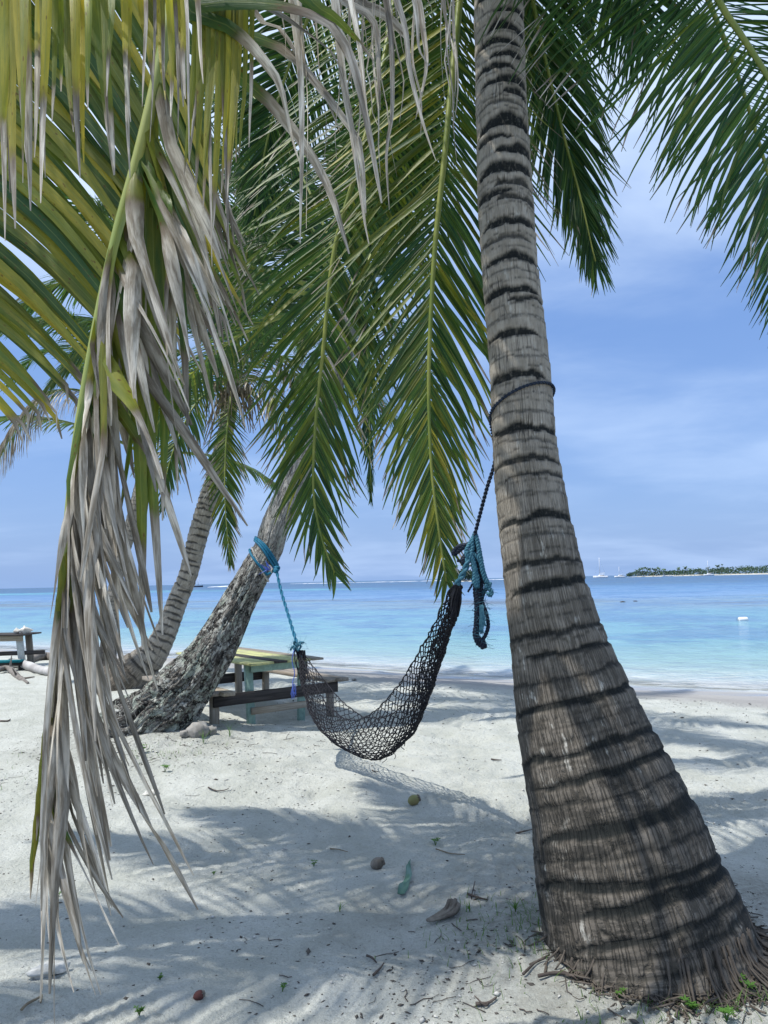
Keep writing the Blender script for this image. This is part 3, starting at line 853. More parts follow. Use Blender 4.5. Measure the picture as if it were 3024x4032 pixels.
col = nb.mix(nb.math('MULTIPLY', nb.ss(ckb, .07, .0), .75), col, (.05, .042, .035))
blk = nb.math('MULTIPLY', nb.ss(nb.noise(nb.vmath('ADD', tk, (3.1, 1.7, .4)), 9, 8, .75), .52, .545), nb.ss(lowf, .0, .7, .12, 1.))
col = nb.mix(nb.math('MULTIPLY', blk, .92), col, (.022, .022, .022))
lic = nb.math('MULTIPLY', nb.ss(nb.noise(tk, 13, 8, .76), .49, .515), nb.ss(nb.noise(nb.vmath('ADD', tk, (9., 2., 5.)), 5.5, 4, .55), .455, .50))
lic = nb.math('MAXIMUM', lic, nb.math('MULTIPLY', nb.ss(nb.noise(nb.vmath('ADD', tk, (1., 7., 2.)), 34, 5, .6), .57, .60), .8))
lic = nb.math('MULTIPLY', lic, nb.ss(sa, .56, .44, .10, 1.))
lcol = nb.mix(nb.ss(nb.noise(tk, 4, 3), .42, .58), (.60, .60, .56), (.46, .51, .44))
col = nb.mix(nb.math('MULTIPLY', lic, .85), col, lcol)
nb.put(bs.inputs['Base Color'], col)
h = nb.math('ADD', nb.math('ADD', nb.math('MULTIPLY', nb.noise(tk, 26, 6, .7), 1.6), nb.math('MULTIPLY', lic, .5)), nb.math('MULTIPLY', nb.ss(ckb, .1, 0.), -.8))
nb.put(bs.inputs['Normal'], nb.bump(h, .9, .03))


def craggy(S, PH, Rr):
    q = np.stack([np.cos(PH) * 4, np.sin(PH) * 4, S * 2.2], -1)
    low = np.clip(1.25 - S / 2.6, .12, 1)
    f = fbm(q, 91, 5, .6); g_ = fbm(q * np.array([3, 3, .9]) + 5, 93, 4, .6)
    return low * (.055 * f + .035 * g_ - .05 * sstep(fbm(q * 1.7 + 3, 95, 3), .25, .5))


bB = [(s_, .35, R.uniform(-1, 1), 2.5, .012) for s_ in np.cumsum(R.uniform(.09, .16, 34)) + 2.2]
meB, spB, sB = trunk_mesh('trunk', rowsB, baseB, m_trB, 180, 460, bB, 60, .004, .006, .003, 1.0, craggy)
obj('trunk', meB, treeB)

CB = rowsB[-1][:3]
def pxf(tree, pts, **k): return add_frond(tree, [CBX if p is None else P(*p) for p in pts], **k)
CBX = CB
# hanging tip left of the gap
pxf(treeB, [None, (1430, 1250, 8.1), (1450, 1500, 8.0), (1455, 1750, 8.0), (1462, 1965, 8.0)], n=70, L=.55, Wd=.04, s0=.1, seed=12, yel=.05, base_a=40, tip_a=10, J=6, side=(.6, .8, 0), droop=.8)
nB = 0
for k, (az, el, ln, dr, yl) in enumerate([(90, 70, 4.6, .22, .05), (60, 62, 4.6, .26, .02), (130, 60, 4.8, .26, .06), (75, 45, 4.4, .26, .1), (160, 50, 4.8, .28, .1), (200, 55, 4.6, .28, .06), (105, 40, 4.6, .32, .06), (190, 25, 4.4, .34, .12), (-75, 45, 3.0, .30, .05),
                                          (150, 10, 4.2, .38, .2), (70, 15, 3.6, .40, .1), (100, 20, 4.2, .36, .1), (-170, 15, 3.8, .40, .25), (-70, 65, 3.6, .22, .02), (120, 48, 4.8, .22, .05), (85, 55, 4.8, .2, .05), (178, 65, 4.6, .22, .05), (145, 70, 4.8, .2, .02)]):
    pts, pv = arc_frond(CB, rad(az), rad(el), ln, dr)
    add_frond(treeB, pts, n=130, L=1.0, Wd=.042, side=pv, s0=.2, seed=60 + k, yel=yl, J=6, droop=.9, lift=.1, r0=.03, dry=(1.0, .12))

# ------------------------------------------------------------------ palm C: the ringed palm behind it
C_full = [(440, 2720, 11.8, 200), (505, 2668, 11.8, 172), (602, 2576, 11.85, 108), (653, 2487, 11.9, 84), (704, 2354, 12, 74), (742, 2260, 12, 70), (773, 2133, 12, 73), (818, 1981, 12, 76), (856, 1854, 12, 70), (887, 1709, 12, 60), (905, 1600, 12, 62), (915, 1520, 12, 66)]
rowsC = px_rows(C_full)
baseC = np.array([rowsC[1][0], rowsC[1][1], gz(rowsC[1][0], rowsC[1][1])])
treeC = palm('C', 'slender palm with pale banded trunk curving up behind the lichen-spotted palm', baseC)
bC = [(s_, .75, R.uniform(-1.2, 1.2), R.uniform(.8, 1.6), .045) for s_ in np.cumsum(R.uniform(.075, .125, 44)) + .35]
meC, spC, sC = trunk_mesh('trunk', rowsC, baseC, m_trC, 90, 420, bC, 80, .012, .006, .002)
obj('trunk', meC, treeC)
CC = rowsC[-1][:3]; CBX = CC
pxf(treeC, [None, (905, 1600, 11.6), (890, 1750, 11.4), (885, 1950, 11.3), (895, 2100, 11.3), (908, 2215, 11.3)], n=80, L=.80, Wd=.04, s0=.1, seed=15, yel=.32, base_a=52, tip_a=14, dry=(.75, .15), J=6, side=(1, .2, 0), droop=.7)
pxf(treeC, [None, (800, 1560, 11.5), (720, 1680, 11.2), (660, 1850, 11.0), (640, 2000, 11.0)], n=75, L=.80, Wd=.04, s0=.1, seed=16, yel=.2, base_a=55, tip_a=14, dry=(.9, .15), J=6, side=(1, .2, 0), droop=.9)
pxf(treeC, [None, (1000, 1480, 11.5), (1100, 1580, 11.2), (1150, 1750, 11.0), (1160, 1900, 11.0)], n=80, L=.95, Wd=.036, s0=.1, seed=17, yel=.35, base_a=60, tip_a=20, dry=(.45, .25), J=8, side=(.8, .5, 0), droop=2.2, jit=2.2, fray=.5)
pxf(treeC, [None, (1040, 1400, 11.5), (1130, 1420, 11.2), (1190, 1540, 11.0), (1200, 1680, 11.0)], n=70, L=.95, Wd=.036, s0=.1, seed=18, yel=.3, base_a=60, tip_a=20, dry=(.5, .25), J=8, side=(.8, .5, 0), droop=2.2, jit=2.2, fray=.5)
pxf(treeC, [None, (935, 1350, 12), (955, 1100, 11.9), (975, 800, 11.8), (960, 520, 11.6), (900, 380, 11.4)], n=95, L=1.0, Wd=.045, s0=.16, seed=19, yel=.0, base_a=60, tip_a=20, J=6, side=(1, .2, 0), droop=.5, r0=.05)
pxf(treeC, [None, (860, 1350, 11.8), (800, 1150, 11.5), (740, 1050, 11.2), (660, 1080, 11)], n=85, L=1.0, Wd=.045, s0=.16, seed=20, yel=.1, J=6, side=(.3, .9, .3), droop=.9)
for k, (az, el, ln, dr, yl) in enumerate([(170, 60, 4.4, .24, .05), (120, 62, 4.4, .24, .0), (60, 60, 4.6, .24, .0), (75, 50, 4.4, .28, .05), (-40, 50, 4.2, .3, .05), (90, 75, 4.6, .18, .0), (-70, 55, 4.2, .26, .05), (-120, 50, 4.2, .28, .08), (200, 35, 4.2, .32, .1), (150, 20, 4.2, .36, .12), (40, 25, 4.2, .34, .08)]):
    pts, pv = arc_frond(CC, rad(az), rad(el), ln, dr)
    add_frond(treeC, pts, n=120, L=1.0, Wd=.042, side=pv, s0=.2, seed=120 + k, yel=yl, J=6, droop=.9, lift=.1, r0=.03)
# old brown sheaths under the crown
bg_ = Bag()
for k in range(60):
    a = R.uniform(0, 6.28); r0_ = R.uniform(.08, .25)
    c0 = CC + np.array([math.cos(a) * r0_, math.sin(a) * r0_, R.uniform(-.45, .12)])
    o = np.array([math.cos(a), math.sin(a), 0])
    bg_.tube(spline([c0, c0 + o * R.uniform(.1, .25) + [0, 0, R.uniform(0, .15)], c0 + o * R.uniform(.25, .45) + [0, 0, -R.uniform(.2, .7)]], 6), np.linspace(R.uniform(.012, .03), .005, 6), 5)
obj('sheath_fibre', bg_.mesh('sheath_fibre', m_rach_dry, baseC), treeC, kind='stuff')

# ------------------------------------------------------------------ palm D: the thin one at the back
D_full = [(420, 2640, 13.2, 80), (425, 2560, 13.2, 62), (434, 2450, 13.2, 54), (446, 2354, 13.2, 50), (470, 2228, 13.2, 47), (508, 2101, 13.2, 48), (532, 2006, 13.2, 48), (555, 1900, 13.2, 44), (570, 1790, 13.2, 46)]
rowsD = px_rows(D_full)
baseD = np.array([rowsD[0][0], rowsD[0][1], gz(rowsD[0][0], rowsD[0][1])])
treeD = palm('D', 'thin grey palm at the back, half hidden by the dry hanging frond', baseD)
bD = [(s_, .5, R.uniform(-1.2, 1.2), R.uniform(.8, 1.6), .02) for s_ in np.cumsum(R.uniform(.06, .11, 36)) + .2]
meD, spD, sD = trunk_mesh('trunk', rowsD, baseD, m_trC, 70, 300, bD, 90, .006, .005, .002)
obj('trunk', meD, treeD)
CD = rowsD[-1][:3]; CBX = CD
pxf(treeD, [None, (470, 1610, 12.6), (301, 1535, 12.2), (181, 1560, 12), (72, 1675, 11.9), (0, 1802, 11.9), (-40, 1900, 11.9)], n=120, L=1.15, Wd=.034, s0=.15, seed=22, yel=.22, base_a=60, tip_a=22, dry=(.22, .15), J=8, side=(.2, .9, .1), droop=3.2, fray=.2, lift=.0, r0=.03)
pxf(treeD, [None, (460, 1500, 12.6), (300, 1380, 12.2), (150, 1400, 12), (30, 1520, 12)], n=80, L=.9, Wd=.042, s0=.15, seed=23, yel=.08, J=6, side=(.3, .9, .2), droop=1.2)
for k, (az, el, ln, dr, yl) in enumerate([(170, 60, 3.8, .28, .1), (100, 60, 4, .26, .05), (30, 55, 4, .28, .05), (-40, 45, 3.8, .32, .05), (-100, 50, 3.8, .3, .05), (200, 30, 3.6, .36, .15), (20, 10, 3.6, .44, .15)]):
    pts, pv = arc_frond(CD, rad(az), rad(el), ln, dr)
    add_frond(treeD, pts, n=70, L=.8, Wd=.042, side=pv, s0=.2, seed=160 + k, yel=yl, J=6, droop=.9, lift=.1, r0=.03)

# ------------------------------------------------------------------ palm E: the near palm whose fronds hang in from the upper left
CE = np.array([-1.2, 2.7, 5.4])
rowsE = np.array([[-3.1, 3.5, -.1, .2], [-3.05, 3.45, .3, .17], [-2.85, 3.3, 1.5, .13], [-2.5, 3.1, 2.9, .12], [-2.0, 2.95, 4.1, .12], [-1.23, 2.72, 5.25, .12]])
baseE = np.array([-3.1, 3.5, 0])
treeE = palm('E', 'near palm whose yellowing fronds hang into the upper left', baseE)
bE = [(s_, .8, R.uniform(-1.2, 1.2), 1.3, .04) for s_ in np.cumsum(R.uniform(.08, .13, 44))]
meE, _, _ = trunk_mesh('trunk', rowsE, baseE, m_trA, 60, 160, bE, 95, .008, .005, .002)
obj('trunk', meE, treeE)


def frond_shell(tree, pts, r0, r1, stalk, label=None):
    p = spline(pts, 60)
    bag = Bag(); bag.tube(p, np.linspace(r0, r1, 60), 9)
    fo = obj('frond', bag.mesh('frond', stalk, np.array(tree['base_'])), tree)
    if label: fo['label'] = label
    lv = Leaves()
    ALL[tree['key_']].append((fo, lv, np.array(tree['base_'])))
    return p, lv


def blade_px(lv, pts, w, dry=1.1, yel=.3, seed=0, tw=.4, J=12, fold=.14, prof=None, face=None):
    """a leaflet drawn through given points; w in metres"""
    rs = np.random.RandomState(seed)
    p = spline([P(*q) for q in pts], J)
    nr = np.array(face if face is not None else [rs.normal(0, .35), -1, rs.normal(0, .3)])
    t = np.linspace(0, 1, J)
    twist = (rs.normal(0, tw) * np.sin(t * 3.1 + rs.uniform(0, 3)) + rs.normal(0, tw) * t ** 2)[None]
    lv.add(p[None], nr[None], np.array([w]), np.array([rs.uniform(0, 1)]), np.array([dry]), np.array([yel]), fold, twist, prof)


# e1: the broken frond that hangs straight down, its leaflets dry
DE = 2.25
e1 = [CE, P(760, -700, 2.3), P(690, -60, DE), P(622, 300, DE), P(545, 620, DE), P(455, 950, DE), P(375, 1320, DE), P(300, 1750, DE), P(248, 2250, DE), P(208, 2650, DE), P(172, 3000, DE), P(145, 3270, DE)]
p1, lv1 = frond_shell(treeE, e1, .034, .007, m_rach_e, 'broken hanging frond with drooping grey dried leaflets')
rs = np.random.RandomState(5)
ys = to_px(p1)[1]
n1_, J = 122, 14
yb = np.concatenate([rs.uniform(300, 1500, 40), rs.uniform(1350, 3120, 46), rs.uniform(1250, 2300, n1_ - 86)])
kk = np.interp(yb, ys, np.arange(60)); i0 = np.clip(kk.astype(int), 0, 58); f = (kk - i0)[:, None]
bp = p1[i0] * (1 - f) + p1[i0 + 1] * f + np.where(np.arange(n1_) < 40, 0, 1)[:, None] * np.array([.004, .02, 0])
t1 = nrm(p1[i0 + 1] - p1[i0])
low_ = sstep(yb, 2600, 3350)
out_a = np.radians(np.where(np.arange(n1_) < 40, rs.uniform(6, 42, n1_), np.where(np.arange(n1_) < 86, rs.uniform(2, 20, n1_), rs.uniform(0, 12, n1_))) * (1 - .2 * low_))
sd = np.where(rs.uniform(0, 1, n1_) < .9, 1., .1)
d = nrm(np.cos(out_a)[:, None] * t1 + (np.sin(out_a) * sd)[:, None] * np.array([1, 0, 0]) + rs.normal(0, .16, n1_)[:, None] * np.array([0, 1, 0]))
ln = rs.uniform(.55, 1.0, n1_) * (1 - .50 * low_)
path = [bp]; st = ln / (J - 1); dd = d
bend = rs.normal(0, .05, (n1_, 3)) * np.array([1, 1, .2])
kink_at = rs.randint(2, 8, n1_)
for j in range(J - 1):
    g_ = 1.5 + .6 * rs.uniform(-1, 1, n1_)
    kick = np.where((kink_at == j)[:, None], rs.normal(0, .15, (n1_, 3)) * np.array([1, .6, .1]), 0)
    dd = nrm(dd + np.array([0, 0, -1]) * (g_ * st * (1.1 - .75 * low_))[:, None] + bend * .35 + kick + np.where(np.arange(n1_) < 40, .018, .026)[:, None] * np.array([1., 0, 0]))
    path.append(path[-1] + dd * st[:, None])
path = np.stack(path, 1)
tt = np.linspace(0, 1, J)
tw = rs.normal(0, 1.3, n1_)[:, None] * np.sin(tt[None] * rs.uniform(2, 5, n1_)[:, None] + rs.uniform(0, 6, n1_)[:, None])
nr = nrm(np.stack([rs.normal(0, .7, n1_), -np.ones(n1_), rs.normal(.2, .4, n1_)], 1))
dry = np.where(yb < 1500, rs.uniform(.12, .55, n1_), np.where(yb < 2600, rs.uniform(-.1, .25, n1_), rs.uniform(.0, .45, n1_)))
prof = np.minimum(1, .5 + 3 * tt) * np.clip(1.02 - tt, 0, 1) ** .5
prof = prof[None] * (1 + .22 * np.sin(tt[None] * rs.uniform(4, 9, n1_)[:, None] + rs.uniform(0, 6, n1_)[:, None]))
lv1.add(path, nr, rs.uniform(.022, .050, n1_) * (1 - .4 * low_) * np.where(np.arange(n1_) < 40, 1.25, .9), rs.uniform(0, 1, n1_), dry, rs.uniform(.3, .7, n1_), .34, tw, prof)
# small green stubs along the lower left edge of that stalk
ns = 44
yb = np.linspace(2250, 3230, ns); kk = np.interp(yb, ys, np.arange(60)); i0 = np.clip(kk.astype(int), 0, 58)
pp = p1[i0]
path = np.stack([pp + np.array([.006 - .014 * q + rs.normal(0, .0025), -.022 - .01 * q, -.26 * q]) for q in np.linspace(0, 1, 6)], 1)
lv1.add(path, np.tile(np.array([[-.4, -1, .1]]), (ns, 1)), np.full(ns, .034), rs.uniform(0, 1, ns), rs.uniform(.7, 1.1, ns), rs.uniform(.45, .85, ns), .25)
# broad green blades inside the bundle
for k, (x0, y0, x1, y1, w, dr, yl) in enumerate([(560, 800, 470, 2050, .060, .93, .42), (600, 820, 560, 2150, .058, .9, .45), (630, 850, 640, 2050, .056, .85, .40), (650, 800, 700, 1950, .054, .84, .36), (540, 950, 400, 1900, .058, .95, .5), (500, 1000, 330, 2250, .056, .9, .6),
        (480, 1100, 300, 2450, .05, .8, .62), (590, 700, 520, 1750, .06, 1.1, .35), (640, 650, 740, 1700, .05, .7, .3), (610, 600, 690, 1500, .055, .62, .3), (580, 560, 800, 1450, .05, .5, .3), (560, 520, 850, 1650, .045, .45, .3), (520, 1250, 560, 2550, .055, .7, .5), (560, 1300, 640, 2500, .052, .6, .45)]):
    xm, ym = (x0 + x1) / 2 + rs.uniform(-20, 40), (y0 + y1) / 2
    blade_px(lv1, [(x0, y0, DE + .03), (xm, ym, DE + .06 + .02 * (k % 4)), (x1, y1, DE + .08)], w, dr, yl, 300 + k, .25)

# e2: yellow leaflets that hang in from above
D2 = 1.75
p2, lv2 = frond_shell(treeE, [CE, P(250, -1500, 2.2), P(-100, -700, 1.9), P(150, -330, D2), P(600, -260, D2), P(1000, -240, D2)], .026, .010, m_rach_e, 'yellow frond overhead')
rs = np.random.RandomState(8)
for k, (x0, x1, y1, w, dr, yl) in enumerate([(10, 40, 760, 50, .80, .72), (45, 60, 900, 58, .74, .8), (70, 105, 640, 52, .7, .85), (105, 120, 830, 56, .45, .75), (150, 135, 620, 55, .50, .8), (170, 178, 700, 60, .72, .66), (185, 160, 800, 46, .62, .85),
        (262, 290, 520, 58, .9, .6), (295, 315, 700, 56, .72, .8), (320, 330, 640, 50, 1.1, .95), (348, 345, 430, 50, .9, .55), (385, 450, 690, 78, .72, .45), (410, 430, 560, 40, .8, .55), (490, 515, 480, 50, .62, .78), (505, 512, 700, 36, .5, .7),
        (560, 600, 330, 54, .85, .8), (575, 560, 420, 34, .55, .6), (625, 652, 395, 34, 1.1, .9), (640, 660, 480, 30, .5, .7), (668, 672, 460, 42, .8, .7), (700, 722, 420, 44, .62, .8), (725, 730, 390, 40, .66, .85), (780, 800, 330, 40, .45, .8),
        (20, 15, 560, 60, .9, .7), (95, 90, 720, 50, .9, .65), (215, 205, 480, 40, .8, .5), (235, 240, 360, 46, .9, .45), (440, 420, 380, 44, .8, .5), (610, 590, 560, 22, .3, .6), (690, 700, 560, 24, .35, .6), (735, 745, 640, 22, .2, .6), (0, 20, 950, 44, .6, .7)]):
    dpt = D2 + rs.uniform(-.15, .2)
    blade_px(lv2, [(x0 * .96, -300, D2), (x0, 20, dpt), ((x0 + x1) / 2 + rs.uniform(-8, 8), y1 * .6, dpt), (x1, y1, dpt + rs.uniform(-.05, .05))], w * dpt / F * 1.05, dr, yl, 400 + k, .28)
# second group, a little further, under the right end of the same frond
for k, (x0, x1, y0, y1, w, dr, yl) in enumerate([(770, 725, 180, 690, 44, .95, .6), (800, 770, 150, 760, 52, .86, .62), (830, 800, 160, 820, 56, .9, .66), (870, 840, 170, 900, 54, .88, .7), (905, 872, 200, 760, 50, .9, .72), (850, 800, 200, 700, 40, .95, .55), (920, 890, 220, 840, 50, .82, .74), (940, 905, 220, 700, 44, .9, .7), (780, 745, 300, 640, 30, .7, .6), (880, 900, 200, 1000, 36, .5, .6), (820, 835, 250, 1050, 30, .55, .6), (925, 930, 220, 640, 46, .95, .62), (965, 940, 300, 620, 36, .95, .6), (990, 980, 300, 580, 30, .6, .6)]):
    blade_px(lv2, [(x0 + 5, -280, 2.0), (x0, y0, 2.05), ((x0 + x1) / 2, (y0 + y1) / 2, 2.05), (x1, y1, 2.05)], w * 2.05 / F, dr, yl, 450 + k, .3)

# e3: the green frond whose leaflets fan down at the left
p3, lv3 = frond_shell(treeE, [CE, P(420, -900, 2.7), P(200, -250, 2.75), P(-60, 250, 2.8), P(-300, 760, 2.85), P(-480, 1250, 2.9), P(-560, 1600, 2.9)], .03, .008, m_rach_e)
rs = np.random.RandomState(9)
for k in range(84):
    u = k / 83
    sx_ = np.interp(u, [0, .3, .6, 1], [420, 60, -230, -520]); sy_ = np.interp(u, [0, .3, .6, 1], [-500, 10, 540, 1230])
    ang = rad(np.interp(u, [0, .25, .6, 1], [70, 58, 44, 33]) + rs.normal(0, 2.0)); ln = np.interp(u, [0, .3, .7, 1], [1500, 1480, 1120, 760]) * rs.uniform(.9, 1.05)
    ex, ey = sx_ + math.cos(ang) * ln, sy_ + math.sin(ang) * ln
    mx_, my_ = (sx_ + ex) / 2 + 30, (sy_ + ey) / 2 - 30
    dpt = 2.85 + rs.uniform(-.06, .06)
    blade_px(lv3, [(sx_, sy_, dpt), (mx_, my_, dpt), (ex, ey + 30, dpt - .03), (ex + 20 + rs.uniform(-20, 30), ey + 110, dpt)], rs.uniform(.050, .062), rs.uniform(.80, .93), np.clip(rs.normal(.42 + .25 * u, .2), 0, 1), 500 + k, .3)
# its other half, up and to the left, out of the picture
pts_l = []
for k in range(40):
    u = k / 39
    q0 = p3[int(8 + u * 48)]
    q1 = q0 + np.array([-.5, .1, -.1]) * (1 - .4 * u); q2 = q0 + np.array([-.85, .1, -.55]) * (1 - .4 * u)
    lv3.add(spline([q0, q1, q2], 8)[None], np.array([[0, -.6, .8]]), np.array([.045]), np.array([rs.uniform()]), np.array([.9]), np.array([.4]), .2)

# e4: long grey-green leaflets that arch to the right, and dry ones that dangle
D4 = 1.95
p4, lv4 = frond_shell(treeE, [CE, P(560, -1300, 2.3), P(640, -500, 2.05), P(760, -260, D4), P(1100, -220, D4), P(1500, -200, D4), P(1800, -170, D4)], .028, .008, m_rach_e, 'frond with arching leaflets dried grey at their ends')
for k, (pt, w, dr, yl) in enumerate([
        ([(640, -240), (760, 10), (900, 12), (1069, 18), (1200, 48), (1292, 90), (1358, 169), (1400, 290), (1443, 470), (1503, 800)], 52, .42, .30),
        ([(700, -240), (800, -20), (930, 0), (1069, 36), (1160, 96), (1238, 150), (1310, 211), (1350, 300), (1370, 420), (1385, 480)], 46, .38, .3),
        ([(640, -200), (740, 30), (820, 75), (900, 105), (985, 175), (1063, 270), (1105, 340), (1130, 450), (1150, 545), (1183, 650)], 50, .46, .25),
        ([(660, -200), (760, 90), (870, 105), (948, 133), (1050, 163), (1141, 211), (1238, 320), (1322, 422), (1382, 512), (1418, 580), (1440, 840)], 50, .46, .28),
        ([(620, -180), (740, 165), (800, 205), (900, 258), (980, 330), (1060, 400), (1110, 460), (1170, 530), (1260, 670), (1310, 780), (1345, 900), (1375, 1000)], 58, .52, .28),
        ([(1080, -220), (1225, 0), (1322, 72), (1412, 163), (1473, 241)], 46, .85, .4),
        ([(1050, -220), (1180, -30), (1260, 40), (1330, 130), (1390, 250), (1430, 380), (1450, 560)], 48, .4, .3),
        ([(1240, -210), (1352, 0), (1425, 36), (1473, 90), (1485, 150), (1490, 300), (1497, 434)], 30, .1, .3),
        ([(1300, -210), (1412, 0), (1503, 48), (1575, 115), (1605, 157), (1605, 265)], 46, .05, .3),
        ([(1560, -190), (1640, -20), (1666, 120), (1678, 270), (1636, 470)], 24, .0, .3),
        ([(1500, -190), (1590, 90), (1611, 259), (1648, 422), (1684, 543), (1717, 633)], 22, .0, .3),
        ([(1480, -190), (1535, 100), (1545, 356), (1540, 482), (1521, 603), (1533, 826)], 20, .0, .3),
        ([(1120, -210), (1180, 250), (1188, 600), (1184, 800), (1182, 960)], 26, .0, .3),
        ([(1140, -210), (1205, 300), (1212, 560), (1208, 700), (1206, 900)], 22, .0, .3),
        ([(1440, -200), (1505, -60), (1540, 20), (1545, 80)], 24, .0, .3),
        ([(1340, -200), (1415, 180), (1440, 420), (1460, 560), (1480, 640)], 20, .0, .3),
        ([(1600, -180), (1640, 60), (1650, 190), (1690, 260)], 20, .0, .3),
        ([(1300, -200), (1350, 300), (1380, 480), (1420, 760), (1440, 900), (1452, 960)], 28, .0, .3),
        ([(900, -230), (1010, 60), (1100, 110), (1180, 230), (1280, 380), (1340, 520)], 36, .3, .3)]):
    dpt = D4 + .04 * (k % 5)
    blade_px(lv4, [(x, y, dpt) for x, y in pt], w * 1.45 * dpt / F, dr, yl, 600 + k, .45, 16)
# thin curled shreds
rs = np.random.RandomState(21)
for k in range(26):
    x = rs.uniform(1150, 1800); y = rs.uniform(-150, 250); ln = rs.uniform(250, 560)
    pt = [(x, y - 200, D4 + .1)]
    xx_ = x
    for j in range(5):
        xx_ += rs.normal(4, 16); pt.append((xx_, y + ln * j / 4, D4 + .1 + rs.uniform(-.03, .03)))
    blade_px(lv4, pt, rs.uniform(8, 17) * D4 / F, .0, .3, 700 + k, .9, 12)
# the rest of its crown, above and behind: shades the near sand
for k, (az, el, ln, dr) in enumerate([(0, 25, 3.6, .2), (25, 35, 3.8, .2), (40, 60, 3.0, .3), (-30, 40, 3.4, .26), (-70, 50, 3, .3), (130, 28, 2.8, .2), (150, 20, 3.2, .18), (165, 30, 4.2, .17), (180, 20, 4.2, .16), (195, 28, 3.8, .2), (-10, 34, 3.4, .2), (12, 46, 3.4, .2), (-22, 52, 3.4, .2), (6, 60, 3.4, .22), (-35, 26, 3.2, .2), (-48, 40, 3.2, .24), (18, 22, 3.2, .16), (155, 38, 4.0, .2), (-20, 20, 3.4, .16)]):
    pts, pv = arc_frond(CE, rad(az), rad(el), ln, dr)
    add_frond(treeE, pts, n=90, L=1.0, Wd=.055, side=pv, s0=.12, seed=230 + k, yel=.35, J=6, droop=.9, lift=.1, r0=.03)

for key, top in (('A', 300), ('B', 0), ('C', 0), ('D', 0), ('E', 300)): finish_leaves(key, top)
#MARK_OBJECTS
# ------------------------------------------------------------------ hammock
m_net = varied('black_net_cord', (.012, .013, .02), (.03, .03, .035), 60, .75, .2, .002)
m_blue = varied('teal_rope', (.007, .105, .20), (.02, .17, .27), 80, .6, .4, .002)
m_blue2 = varied('faded_blue_rope', (.03, .13, .21), (.09, .24, .31), 80, .7, .4, .002)
m_dkrope = varied('dark_navy_rope', (.012, .018, .035), (.03, .045, .07), 90, .7, .3, .002)
m_wcord = varied('white_cord', (.55, .54, .50), (.40, .38, .34), 60, .8, .3, .002)
m_rag = varied('violet_blue_rag', (.08, .14, .55), (.15, .22, .65), 30, .8, .2, .003)

hb = np.array([P(1482, 2992, 5.6)[0], P(1482, 2992, 5.6)[1], 0])
ham = thing('hammock', 'black net hammock slung by blue ropes between the two palms', 'hammock', hb)
rim_px = [(1188, 2575), (1203, 2600), (1267, 2705), (1334, 2785), (1410, 2830), (1486, 2818), (1554, 2762), (1621, 2660), (1689, 2525), (1748, 2400), (1795, 2305)]
bel_px = [(1180, 2588), (1191, 2680), (1222, 2800), (1272, 2878), (1343, 2938), (1436, 2985), (1500, 2988), (1570, 2935), (1632, 2870), (1700, 2700), (1762, 2515), (1805, 2385), (1812, 2308)]
NU_, NV_ = 100, 39
rp = spline([(*q, 0) for q in rim_px], NU_)[:, :2]; bp_ = spline([(*q, 0) for q in bel_px], NU_)[:, :2]
u_ = np.linspace(0, 1, NU_)
dep = 7.1 + (4.15 - 7.1) * u_
rim = np.array([P(a[0], a[1], d) for a, d in zip(rp, dep)]); bel = np.array([P(a[0], a[1], d) for a, d in zip(bp_, dep)])
ax_ = nrm(np.array([rim[-1][0] - rim[0][0], rim[-1][1] - rim[0][1], 0])); sidev = np.array([ax_[1], -ax_[0], 0])
hw_ = .024 + .085 * np.sin(np.pi * np.clip(u_ * 1.08, 0, 1)) ** 1.1 * (1 - .72 * sstep(u_, .42, .75))
v_ = np.linspace(-1, 1, NV_)
rs = np.random.RandomState(3)
net = np.zeros((NU_, NV_, 3))
for i in range(NU_):
    for j in range(NV_):
        k = 1 - abs(v_[j]) ** 2.4
        net[i, j] = rim[i] * (1 - k) + bel[i] * k + sidev * hw_[i] * math.sin(v_[j] * math.pi / 2) * (1 if v_[j] < 0 else .85)
net += rs.normal(0, .004, net.shape) * np.sin(np.pi * u_)[:, None, None] ** .5
net += (.012 * vn(net.reshape(-1, 3) * 9, 4).reshape(NU_, NV_))[..., None] * sidev
bg_ = Bag()
for j in range(NV_):
    for i in range(NU_ - 1):
        # zigzag strands knotted to their neighbours: a diamond mesh
        j2 = j + (1 if (i + j) % 2 == 0 else -1)
        j2 = min(max(j2, 0), NV_ - 1)
        a = net[i, j]; c = (net[i + 1, j] * .62 + net[i + 1, j2] * .38)
        aj = j + (1 if (i - 1 + j) % 2 == 0 else -1) if i else j
        aj = min(max(aj, 0), NV_ - 1)
        a = net[i, j] * .62 + net[i, aj] * .38 if i else a
        if rs.uniform() < .015: continue
        bg_.tube(np.array([a, (a + c) / 2 + rs.normal(0, .003, 3), c]), .0031 + .0012 * u_[i], 4)
        if (i + j) % 2 == 0 and j < NV_ - 1:
            e = net[i + 1, j + 1] * .62 + net[i + 1, j] * .38
            bg_.tube(np.array([c, e]), .0036, 4)
for j in (0, NV_ - 1):
    bg_.tube(net[:, j], .0045, 5)
for q in range(5):       # loose ends under the belly
    i = 44 + q * 2
    p0 = net[i, NV_ // 2]
    bg_.tube(spline([p0, p0 + [rs.normal(0, .012), rs.normal(0, .012), -.025], p0 + [rs.normal(0, .02), rs.normal(0, .02), -.05]], 6), .003, 4)
obj('net', bg_.mesh('net', m_net, hb), ham, kind='stuff')

